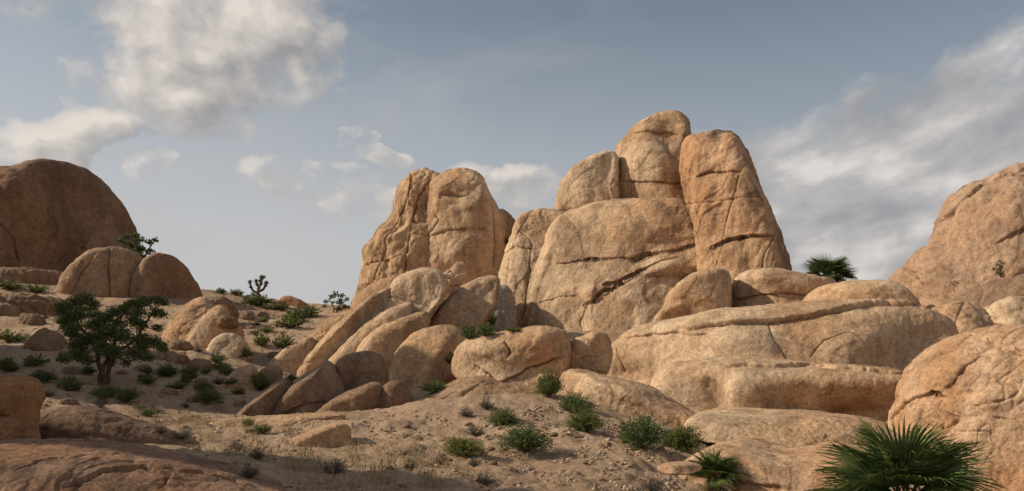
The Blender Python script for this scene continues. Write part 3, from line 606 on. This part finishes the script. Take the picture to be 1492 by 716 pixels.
for i in range(46):
    u = rng.uniform(560, 1010); v = rng.uniform(590, 712); q, ob = hit(u, v)
    if q is None or ob.name != 'ground': continue
    o = PROTO[i % 3].copy(); COL.objects.link(o); k = rng.uniform(.12, .34)*q[1]/30
    o['label'] = 'small loose tan stone on the central gravel slope'; o['group'] = 'loose stones on the central gravel slope'
    o.location = q-np.array([0, 0, .2*k]); o.scale = (k*1.2, k, k*.7); o.rotation_euler = (rng.uniform(-.3, .3), rng.uniform(-.3, .3), rng.rand()*6.28)
bpy.context.view_layer.update(); DG = bpy.context.evaluated_depsgraph_get()
def unit(a): return a/np.maximum(np.linalg.norm(a, axis=-1, keepdims=True), 1e-9)
def leaves(c, ax, l, w):
    """diamond leaves at c along ax"""
    n = len(c); ax = unit(ax); t = unit(np.cross(ax, rng.normal(size=(n, 3))))
    l = np.broadcast_to(l, n)[:, None]; w = np.broadcast_to(w, n)[:, None]
    v = np.stack([c-ax*l*.5, c+t*w*.5, c+ax*l*.5, c-t*w*.5], 1).reshape(-1, 3)
    return v, np.arange(4*n).reshape(-1, 4)
def tubes(paths, k=5):
    """paths: list of (points n x 3, radii n)"""
    V = []; Fs = []; n0 = 0
    for p, r in paths:
        p = np.asarray(p, float); r = np.asarray(r, float); n = len(p)
        t = unit(np.gradient(p, axis=0)); a = np.array([.31, .77, .13]); x = unit(np.cross(t, a)); y = np.cross(t, x)
        th = np.arange(k)/k*2*math.pi
        v = p[:, None]+r[:, None, None]*(np.cos(th)[None, :, None]*x[:, None]+np.sin(th)[None, :, None]*y[:, None])
        V.append(v.reshape(-1, 3)); i, j = np.meshgrid(np.arange(n-1), np.arange(k), indexing='ij')
        Fs.append(np.stack([i*k+j, i*k+(j+1) % k, (i+1)*k+(j+1) % k, (i+1)*k+j], -1).reshape(-1, 4)+n0); n0 += n*k
    return np.concatenate(V), np.concatenate(Fs)
def bush_meshes(leafmat, nst, nlf, ls, spread=1.2, bare=.35, upright=1.0):
    """unit radius shrub: stems fanning from the root, leaves along their outer part"""
    paths = []; C = []; A = []
    lob = rng.normal(size=(5, 3)); lob[:, 2] = np.abs(lob[:, 2])*.6; lob = unit(lob)
    for i in range(nst):
        az = rng.rand()*2*math.pi; ze = spread*math.sqrt(rng.rand())
        d = np.array([math.sin(ze)*math.cos(az), math.sin(ze)*math.sin(az), math.cos(ze)*upright])
        L_ = (.62+.38*rng.rand())*(.72+.36*max(lob@unit(d)))
        t = np.linspace(0, 1, 6)[:, None]
        bend = rng.normal(size=3)*.12
        p = d*L_*t+bend*t*t+np.array([0, 0, .10])*np.sin(t*2)
        if len(paths) < 70: paths.append((p, np.linspace(.016, .004, 6)))
        s = bare+(1-bare)*rng.rand(nlf)[:, None]**.7
        C.append(d*L_*s+bend*s*s+np.array([0, 0, .10])*np.sin(s*2)+rng.normal(size=(nlf, 3))*.05); A.append(d+rng.normal(size=(nlf, 3))*.8)
    C = np.concatenate(C); A = np.concatenate(A); C[:, 2] = np.maximum(C[:, 2], .02)
    v, f = leaves(C, A, ls*(.7+.6*rng.rand(len(C))), ls*.5)
    fm = mesh_from('foliage', v, f, leafmat, False)
    tv, tf = tubes(paths, 4)
    return fm, mesh_from('branches', tv, tf, TWIG)
B_NEAR = [bush_meshes(GREEN, 170, 46, .072, 1.3), bush_meshes(GREEN, 150, 46, .075, 1.45, .2), bush_meshes(GREEN, 180, 40, .07, 1.15, upright=1.1), bush_meshes(OLIVE, 150, 40, .075, 1.35, .3)]
B_FAR = [bush_meshes(GREEN, 70, 12, .17, 1.3), bush_meshes(GREEN, 60, 13, .17, 1.45), bush_meshes(OLIVE, 70, 12, .17, 1.25)]
B_SAGE = [bush_meshes(SAGE, 110, 12, .075, 1.3, .3), bush_meshes(SAGE, 90, 13, .08, 1.45, .25)]
def bush(u, v, w, h, kind, label, group, cat='bush'):
    p, _ = hit(u, v)
    if p is None: return
    m = p[1]/F; R = w*m*.60; hz = h*m*1.02
    pool = dict(g=B_NEAR, f=B_FAR, d=B_SAGE)[kind]; fm, bm = pool[rng.randint(len(pool))]
    name = {'g': 'green_bush', 'f': 'green_bush', 'd': 'dry_bush'}[kind]
    rt = link(name, None, loc=p-np.array([0, 0, .03*hz])); rt.empty_display_size = .1
    rt.rotation_euler = (0, 0, rng.rand()*6.28); rt.scale = (R, R*(.9+.2*rng.rand()), hz)
    tag(rt, label, cat, group); link('foliage', fm, rt); link('branches', bm, rt)
GB = 'green desert bushes'; DB = 'dry grey desert bushes'; SB = 'small green bushes on the left slope'; TB = 'small dry bushes on the left slope'; KB = 'dark bushes along the left skyline'; FB = 'bushes in the gap at the foot of the towers'
BUSH = [(800, 579, 38, 38, 'g', 'green bush tucked in the corner where the pale outcrop meets the smooth slab', GB),
 (838, 603, 48, 32, 'g', 'round green bush at the left tip of the smooth slab, above another bush', GB),
 (853, 630, 52, 32, 'g', 'green bush on pale gravel just under the round bush at the slab tip', GB),
 (934, 653, 72, 48, 'g', 'largest bright green bush in front of the smooth slabs, left of a touching pair', GB),
 (992, 657, 62, 40, 'g', 'bright green bush touching the right side of the largest bush', GB),
 (733, 620, 44, 26, 'g', 'mid green bush on the sand, uppermost of the central cluster', GB),
 (764, 656, 74, 38, 'g', 'wide sprawling dark green bush in the middle of the sandy slope', GB),
 (674, 663, 56, 28, 'g', 'low green bush at the left end of the central cluster on sand', GB),
 (709, 597, 26, 22, 'd', 'grey dry bush highest on the tilted layered outcrop', DB),
 (679, 607, 26, 15, 'd', 'small grey dry tuft left of the highest dry bush on the outcrop', DB),
 (694, 636, 28, 20, 'd', 'grey dry bush between two green bushes of the central cluster', DB),
 (690, 680, 26, 16, 'd', 'grey dry bush just below the low green bush on sand', DB),
 (642, 677, 24, 16, 'd', 'grey dry bush left of the low green bush at the cluster end', DB),
 (707, 706, 38, 18, 'd', 'lowest grey dry bush, alone on bare sand near the bottom middle', DB),
 (633, 572, 38, 17, 'g', 'flat green bush against the foot of the dimpled tan boulder', GB),
 (655, 530, 18, 18, 'f', 'small bush in the notch left of the pale outcrop', FB),
 (598, 684, 22, 14, 'd', 'faint grey dry bush on sand right of the upturned slab', DB),
 (486, 691, 38, 24, 'd', 'dark grey dry bush alone on sand below the upturned slab', DB),
 (952, 722, 38, 30, 'd', 'grey dry bush cropped by the bottom edge left of the small palm', DB),
 (347, 656, 22, 16, 'd', 'grey dry bush on the shaded sand left of the thin flat slab', TB), (375, 670, 28, 18, 'd', 'grey dry bush lower left of the upturned slab', TB), (364, 697, 32, 20, 'd', 'grey dry bush beside the dark red foreground ledge', TB),
 (316, 529, 26, 14, 'f', 'green bush in front of the low pale boulder', SB), (358, 522, 22, 16, 'f', 'green bush at the right foot of the low pale boulder', SB), (330, 547, 24, 14, 'f', 'green bush behind the left one of two small tan boulders', SB),
 (381, 505, 26, 18, 'f', 'round green bush on bare slope left of the low pale ribs', SB), (412, 508, 28, 24, 'f', 'taller green bush against the low pale ribs', SB), (422, 478, 40, 20, 'f', 'wide green bush high on the slope above the low pale ribs', SB),
 (448, 462, 46, 16, 'f', 'long dark bush just below the orange angular boulder', KB), (375, 568, 48, 22, 'g', 'green bush in front of the two small tan boulders', SB),
 (304, 587, 38, 20, 'g', 'green bush in the shade left of the darkest pointed wedge', SB), (298, 572, 30, 16, 'g', 'green bush just behind another in the shade left of the boulder group', SB),
 (243, 549, 30, 18, 'g', 'green bush on the slope right of the leafy tree trunk', SB), (185, 587, 36, 20, 'g', 'green bush below the leafy tree, right one of two', SB),
 (155, 579, 38, 18, 'g', 'green bush directly under the leafy tree trunk', SB), (62, 557, 40, 18, 'g', 'green bush above the two stacked reddish boulders', SB), (50, 533, 36, 18, 'f', 'green bush in front of the brown boulder at the far left', SB),
 (15, 498, 40, 18, 'f', 'dark green bush at the left edge between two stepped ledges', SB), (8, 542, 30, 20, 'g', 'green bush cropped by the left edge above the reddish boulders', SB),
 (105, 570, 34, 14, 'd', 'grey dry bush left of the leafy tree', TB), (225, 602, 30, 12, 'd', 'grey dry bush on the layered ledge below the leafy tree', TB), (265, 640, 32, 18, 'd', 'grey dry bush in the grass at the end of the layered ledge', TB),
 (235, 632, 22, 14, 'd', 'small grey dry bush in the dry grass above the layered ledge end', TB), (215, 560, 28, 14, 'f', 'green bush in the tree shadow right of the trunk', SB), (270, 560, 20, 12, 'f', 'low bush on the shaded slope below the three-lobed boulder', SB),
 (280, 552, 16, 10, 'f', 'tiny bush on the slope below the three-lobed boulder', SB), (300, 545, 16, 10, 'f', 'tiny bush below the low pale boulder', SB), (335, 560, 20, 10, 'f', 'tiny dark bush left of two small tan boulders', SB),
 (425, 555, 20, 10, 'f', 'tiny bush among rocks at the low end of the pale ribs', SB), (90, 472, 22, 10, 'f', 'tiny bush below the ribbed-flank dome', SB), (130, 455, 26, 10, 'f', 'bush at the foot of the ribbed-flank dome', SB),
 (375, 446, 52, 18, 'f', 'long dark bush spreading under the spiky Joshua tree', KB), (402, 452, 36, 12, 'f', 'dark low bush on the crest right of the spiky tree', KB), (345, 431, 20, 9, 'f', 'tiny dark bush on the skyline left of the spiky tree', KB), (322, 428, 18, 8, 'f', 'tiny dark bush on the skyline beside the smaller dark dome', KB),
 (430, 470, 44, 18, 'f', 'dark green bush on the slope below the long dark bush', KB), (384, 470, 14, 10, 'f', 'tiny dark bush lower on the slope under the skyline', KB),
 (683, 494, 32, 20, 'f', 'leafy green bush at the top of the dimpled boulder, left of the pillar foot', FB), (707, 490, 32, 18, 'f', 'leafy green bush at the foot of the leaning pillar', FB), (716, 474, 14, 20, 'f', 'slim bush standing in the grey scree', FB), (748, 484, 24, 8, 'f', 'flat green tuft on top of the pale outcrop', FB),
 (737, 358, 9, 14, 'f', 'tiny green bush clinging high on the dark shoulder of the twin tower', FB),
 (15, 421, 44, 14, 'f', 'dark bush on the upper stepped ledge, cropped by the left edge', SB), (52, 427, 34, 12, 'f', 'dark bush on the upper stepped ledge, right of another', SB)]
for b_ in BUSH: bush(*b_)
for i in range(64):
    w_ = rng.uniform(12, 30); u_, v_ = rng.uniform(0, 400), rng.uniform(455, 640); q, ob = hit(u_, v_)
    if q is not None and ob.name == 'ground': bush(u_, v_, w_, w_*rng.uniform(.4, .65), 'fd'[rng.rand() < .45], 'tiny scrub tuft, one of many scattered over the left hillside', 'scrub tufts scattered over the left hillside')

# --- leafy trees
def crooked(a, b, n=6, k=.08):
    t = np.linspace(0, 1, n)[:, None]; a = np.asarray(a, float); b = np.asarray(b, float); l = np.linalg.norm(b-a)
    return a+(b-a)*t+rng.normal(size=(n, 3))*l*k*np.sin(t*math.pi)
def leafy_tree(base, m, trunk, clumps, label, group, leafn, leafs, dz, mat, name='juniper_tree', r0=.16):
    """trunk: px offsets polyline list; clumps: (du, dv, radius px) relative to base px"""
    rt = link(name, None, loc=base); tag(rt, label, 'tree', group)
    paths = []; nodes = []
    for pl in trunk:
        pts = np.array([[x*m, y*m, -z*m] for x, z, y in pl]); n = len(pts)
        pp = np.concatenate([crooked(pts[i], pts[i+1], 5, .05)[:-1] for i in range(n-1)]+[pts[-1:]])
        paths.append((pp, np.linspace(r0, r0*.35, len(pp)))); nodes.append(pp)
    nodes_a = np.concatenate([n_[len(n_)//3:] for n_ in nodes])
    bp_ = []; C = []; A = []
    for du, dv, rp in clumps:
        c = np.array([du*m, rng.uniform(-dz, dz)*(1-abs(dv)/260), -dv*m]); r = rp*m
        k = np.argmin(np.linalg.norm(nodes_a-c, axis=1)+np.maximum(0, nodes_a[:, 2]-c[2])*.8)
        bp_.append((crooked(nodes_a[k], c, 6, .1), np.linspace(r0*.3, r0*.06, 6)))
        n_ = int(leafn*(rp/20)**2)
        d = unit(rng.normal(size=(n_, 3))); q = c+d*(r*(rng.rand(n_, 1)**.45))*np.array([1.1, 1, .8])*(.75+.5*perlin(d*2+c*9))[:, None]
        C.append(q); A.append(d+rng.normal(size=(n_, 3))*.7+np.array([0, 0, .3]))
    bv, bf = tubes(paths+bp_, 7); link('trunk', mesh_from('trunk', bv, bf, BARK), rt)
    C = np.concatenate(C); v, f = leaves(C, np.concatenate(A), leafs*(.6+.8*rng.rand(len(C))), leafs*.55)
    link('crown', mesh_from('crown', v, f, mat, False), rt)
    return rt
TG = 'leafy desert trees'
p, _ = hit(150, 561)
cl = []
for u, v, r in [(92, 447, 15), (106, 437, 15), (124, 432, 13), (135, 440, 12), (100, 460, 17), (118, 455, 16), (88, 470, 11), (112, 478, 15), (98, 484, 12), (105, 508, 16), (92, 520, 10), (118, 515, 14), (110, 498, 12),
                (140, 470, 14), (152, 460, 13), (165, 452, 14), (180, 446, 11), (196, 440, 12), (214, 437, 13), (230, 434, 11), (240, 438, 7), (205, 452, 13), (222, 452, 11), (236, 455, 8), (188, 464, 14), (205, 470, 12), (222, 474, 9),
                (150, 485, 17), (168, 482, 17), (185, 488, 16), (203, 492, 15), (220, 496, 14), (232, 504, 10), (140, 503, 15), (158, 505, 17), (176, 510, 16), (195, 512, 15), (213, 516, 12), (228, 518, 8), (132, 522, 10), (150, 526, 9), (182, 526, 8), (170, 470, 13), (128, 490, 13)]:
    cl.append((u-150, v-561, r*1.2))
leafy_tree(p-np.array([0, 0, .1]), p[1]/F, [[(0, 6, 0), (-2, -22, 0), (-10, -55, 4), (-32, -88, -6), (-48, -112, 0)], [(3, 4, 2), (10, -28, -2), (24, -52, -8), (48, -70, 4), (74, -112, 0)], [(1, 2, -3), (4, -30, -6), (12, -60, 8), (20, -95, 2)]],
           cl, 'dark leafy tree with a forked trunk and open spreading crown on the left slope', TG, 1000, .105, .95, OLIVE, r0=.13)
p, _ = hit(205, 392)
b0 = P(207, 385, 97)
cl = [(u-207, v-385, r) for u, v, r in [(178, 352, 7), (187, 347, 8), (196, 343, 8), (205, 350, 9), (214, 352, 7), (224, 349, 5), (229, 351, 3), (190, 358, 9), (202, 362, 10), (214, 365, 8), (222, 372, 7), (230, 371, 3), (210, 374, 8), (196, 370, 9), (184, 366, 7), (200, 342, 4), (172, 350, 4)]]
leafy_tree(b0, 97/F, [[(0, 20, 0), (-2, -8, 0), (-12, -35, 0)], [(0, 20, 0), (4, -10, 0), (14, -30, 2)]], cl, 'dark bushy tree peeking out between the giant dome and the smaller domes', TG, 600, .34, .8, OLIVE, r0=.2)
p, _ = hit(488, 455)
b0 = p if p is not None else P(490, 455, 88)
cl = [(u-490, v-455, r) for u, v, r in [(478, 440, 5), (484, 433, 6), (492, 430, 7), (500, 431, 6), (507, 436, 5), (497, 440, 8), (503, 447, 7), (510, 448, 4), (476, 447, 4), (494, 450, 7), (486, 441, 4)]]
leafy_tree(b0, b0[1]/F, [[(0, 6, 0), (-2, -8, 0), (-8, -18, 0)], [(1, 6, 0), (5, -8, 0), (10, -18, 0)]], cl, 'small dark shrub-like tree on the skyline at the top of the low pale ribs', TG, 700, .26, .5, OLIVE, r0=.1)
p, _ = hit(1458, 404)
if p is not None:
    cl = [(u-1458, v-404, r) for u, v, r in [(1458, 381, 4), (1454, 386, 5), (1462, 387, 5), (1450, 392, 5), (1458, 392, 6), (1466, 393, 5), (1452, 398, 5), (1460, 399, 6), (1466, 399, 4)]]
    leafy_tree(p, p[1]/F, [[(0, 3, 0), (0, -10, 0), (0, -20, 0)]], cl, 'small dark conical tree standing on the bare slope at the right edge', TG, 900, .22, .5, OLIVE, 'conical_tree', r0=.1)
p, _ = hit(1390, 424)
if p is not None:
    cl = [(u-1390, v-424, r) for u, v, r in [(1386, 412, 2.6), (1391, 410, 2.4), (1395, 413, 2.6), (1389, 415, 2)]]
    leafy_tree(p, p[1]/F, [[(0, 2, 0), (0, -6, 0), (-3, -12, 0)], [(0, 2, 0), (2, -6, 0), (5, -11, 0)]], cl, 'tiny thin dark shrub on the pale slope, left of the conical tree', TG, 2200, .12, .2, OLIVE, 'thin_shrub', r0=.07)

# --- Joshua tree on the skyline
b0, _ = hit(377, 441); b0 = P(377, 434, 96) if b0 is None else P(377, 434, b0[1]); m = b0[1]/F
rt = link('joshua_tree', None, loc=b0-np.array([0, 0, .2])); tag(rt, 'spiky Joshua tree with upturned arms, black against the left skyline', 'tree')
arms = [[(0, 4), (0, -8), (-1, -16), (3, -22), (7, -32)], [(0, -8), (-8, -12), (-12, -18), (-13, -25)], [(-1, -12), (6, -15), (9, -20), (10, -24)], [(0, -16), (-4, -22), (-5, -27)], [(3, -22), (0, -27), (2, -33)]]
tv, tf = tubes([(np.concatenate([crooked(np.array([a_[0]*m, i_*.1, -a_[1]*m]), np.array([c_[0]*m, i_*.12, -c_[1]*m]), 4, .04) for a_, c_ in zip(pl, pl[1:])]), np.linspace(.16, .10, 4*(len(pl)-1))) for i_, pl in enumerate(arms)], 7)
link('trunk', mesh_from('trunk', tv, tf, BARK), rt)
for i_, pl in enumerate(arms):
    for e_, k_ in ((pl[-1], 1.0), (pl[-2], .75)):
        c = np.array([e_[0]*m, i_*.12, -e_[1]*m]); n_ = 90
        d = unit(rng.normal(size=(n_, 3))+np.array([0, 0, .35])); l_ = .34*k_*(.8+.4*rng.rand(n_))
        v, f = leaves(c+d*l_[:, None]*.5, d+rng.normal(size=(n_, 3))*.05, l_, .06)
        link('leaf_rosette', mesh_from('leaf_rosette', v, f, OLIVE, False), rt)

# --- fan palms
def fan_meshes(nl, seed):
    r = np.random.RandomState(seed); V = []; Fs = []; n0 = 0
    for i in range(nl):                                     # blade in the x-y plane, fanning from the origin towards +x
        a = (i/(nl-1)-.5)*math.radians(215); l = (.62+.38*math.cos(a*.72))*(.92+.16*r.rand()); w = .030
        d = np.array([math.cos(a), math.sin(a), 0]); s = np.array([-math.sin(a), math.cos(a), 0]); up = np.array([0, 0, 1.])
        cup = .10*abs(a)
        K_ = 7; pts = []
        for k in range(K_):
            t = k/(K_-1); c = d*l*t+up*(cup*t-(.16+.12*r.rand()*(k > 4))*t**3*l)
            ww = w*(.25+2.6*t if t < .3 else 1.03*(1-(t-.3)/.7)**.8+.02)
            pts += [c-s*ww+up*.014*(t < .9), c-up*.006, c+s*ww+up*.014*(t < .9)]
        for k in range(K_-1):
            q = n0+k*3; Fs += [[q, q+1, q+4, q+3], [q+1, q+2, q+5, q+4]]
        V += pts; n0 += 3*K_
    return mesh_from('fan_blade', np.array(V), np.array(Fs), PALM, False)
FANS = [fan_meshes(34, 1), fan_meshes(30, 2), fan_meshes(36, 3)]
_pt = np.linspace(0, 1, 7)[:, None]; pv, pf = tubes([(np.concatenate([_pt, 0*_pt, .0*_pt], 1), np.linspace(.020, .010, 7))], 6)
PETIOLE = mesh_from('petiole', pv, pf, leaf_mat('palm_stalk', (.06, .075, .03), (.12, .13, .05)))
DEAD = leaf_mat('dead_palm_leaf', (.16, .115, .065), (.30, .23, .13), (.38, .30, .19))
DFANS = []
for f_ in FANS:
    d_ = f_.copy(); d_.name = 'dead_fan_blade'; d_.materials[0] = DEAD; DFANS.append(d_)
def palm(base, R, label, group, n=26, seed=0, lo=-5, hi=86, sq=1.0):
    r = np.random.RandomState(seed); rt = link('fan_palm', None, loc=base); tag(rt, label, 'palm', group)
    tv, tf = tubes([(np.array([[0, 0, -.3*R], [0, 0, 0], [.01, 0, .10*R], [0, 0, .16*R]]), np.array([.16, .17, .13, .05])*R)], 12)
    link('trunk', mesh_from('trunk', tv, tf, BARK), rt)
    for i in range(n):
        az = i*2.39996+r.rand()*.3; e = math.radians(lo+(hi-lo)*((i+.5)/n)**.95+r.uniform(-6, 6))
        pl = R*(.42+.10*r.rand())*(1 if e < 1 else .95)
        q = Matrix.Rotation(az, 4, 'Z') @ Matrix.Rotation(-e, 4, 'Y')
        st = link('petiole', PETIOLE, rt, (0, 0, .08*R)); st.rotation_euler = q.to_euler(); st.scale = (pl, R*sq, R*sq)
        st.name = 'frond_stalk'
        tip = Vector((0, 0, .08*R))+(q @ Vector((pl, 0, 0)))
        fb = link('frond', FANS[i % 3], rt, tip)
        droop = math.radians(r.uniform(5, 30))
        fb.rotation_euler = (Matrix.Rotation(az, 4, 'Z') @ Matrix.Rotation(-e+droop, 4, 'Y') @ Matrix.Rotation(r.uniform(-.6, .6), 4, 'X')).to_euler()
        s_ = R*(.60+.10*r.rand()); fb.scale = (s_, s_, s_)
    for i in range(n//4):
        az = i*2.39996+1; e = math.radians(r.uniform(-38, -8)); q = Matrix.Rotation(az, 4, 'Z') @ Matrix.Rotation(-e, 4, 'Y')
        fb = link('dead_frond', DFANS[i % 3], rt, Vector((0, 0, .05*R))+(q @ Vector((R*.28, 0, 0)))); fb.rotation_euler = (q @ Matrix.Rotation(r.uniform(-1, 1), 4, 'X')).to_euler(); fb.scale = (R*.5, R*.38, R*.5)
PG = 'fan palms among the rocks'
palm(P(1318, 752, 9.4), 1.02, 'large spiky fan palm in the lower right foreground, cropped by the bottom edge', PG, 34, 1)
p, _ = hit(1040, 716); palm(P(1040, 706, p[1]-.4), p[1]/F*47, 'small fan palm at the bottom edge, left of the large foreground palm', PG, 22, 2, lo=12, hi=88)
b0 = P(1207, 412, 50); palm(b0, 50/F*39, 'fan palm on the skyline atop the low boulders, between the tower and the distant dome', PG, 28, 3, lo=0, hi=75)

# --- dry grass and gravel: beyond counting
def scatter(regions, n):
    out = []
    for (u0, v0, u1, v1), k in regions:
        uv = np.stack([rng.uniform(u0, u1, int(n*k)), rng.uniform(v0, v1, int(n*k))], 1)
        keep = perlin(np.stack([uv[:, 0]/38, uv[:, 1]/16, uv[:, 0]*0], 1)) > -.05
        for u, v in uv[keep]:
            q, ob = hit(u, v)
            if q is not None and ob.name == 'ground': out.append(q)
    return np.array(out)
pts = scatter([((120, 600, 340, 670), .8), ((330, 610, 480, 700), .6), ((480, 640, 700, 705), .45), ((200, 560, 330, 620), .3), ((20, 560, 130, 620), .15), ((400, 690, 700, 716), .2)], 250)
C = np.repeat(pts, 16, 0); n_ = len(C); C = C+rng.normal(size=(n_, 3))*np.array([.10, .10, 0])
d = unit(rng.normal(size=(n_, 3))*np.array([.45, .45, 0])+np.array([0, 0, 1])); l_ = (.10+.22*rng.rand(n_))*np.repeat(.6+.7*rng.rand(len(pts)), 16)
v, f = leaves(C+d*l_[:, None]*.48, d, l_, .012)
tag(link('dry_grass', mesh_from('dry_grass', v, f, STRAW, False)), 'thin straw coloured dry grass scattered over the sand', 'grass', kind='stuff')
pts = scatter([((760, 590, 1010, 716), 1.0), ((560, 600, 780, 716), .35), ((300, 600, 560, 716), .35), ((0, 430, 460, 640), .7), ((200, 640, 420, 716), .2)], 5200)
ph = (1+5**.5)/2
IV = unit(np.array([[-1, ph, 0], [1, ph, 0], [-1, -ph, 0], [1, -ph, 0], [0, -1, ph], [0, 1, ph], [0, -1, -ph], [0, 1, -ph], [ph, 0, -1], [ph, 0, 1], [-ph, 0, -1], [-ph, 0, 1]], float))
IF = np.array([[0, 11, 5], [0, 5, 1], [0, 1, 7], [0, 7, 10], [0, 10, 11], [1, 5, 9], [5, 11, 4], [11, 10, 2], [10, 7, 6], [7, 1, 8], [3, 9, 4], [3, 4, 2], [3, 2, 6], [3, 6, 8], [3, 8, 9], [4, 9, 5], [2, 4, 11], [6, 2, 10], [8, 6, 7], [9, 8, 1]])
k = len(pts); sz = pts[:, 1]/F*(.7+2.6*rng.rand(k)**4)*1.15
v = IV[None]*(.7+.6*rng.rand(k, 12, 1))*sz[:, None, None]*np.stack([.8+.7*rng.rand(k), .8+.7*rng.rand(k), .5+.4*rng.rand(k)], -1)[:, None, :]+pts[:, None, :]
m_, nt, b = new_mat('gravel_stone'); r_ = N(nt, 'ShaderNodeNewGeometry').outputs['Random Per Island']
nt.links.new(ramp(nt, r_, [(0., (.17, .11, .075)), (.5, (.33, .23, .15)), (1., (.48, .36, .26))]), b.inputs['Base Color']); b.inputs['Roughness'].default_value = .95
tag(link('gravel', mesh_from('gravel', v.reshape(-1, 3), (IF[None]+np.arange(k)[:, None, None]*12).reshape(-1, 3), m_, False)), 'loose pale gravel and broken stones on the sandy ground', 'gravel', kind='stuff')
print('rock verts', sum(n for _, n in ROCKLIST))
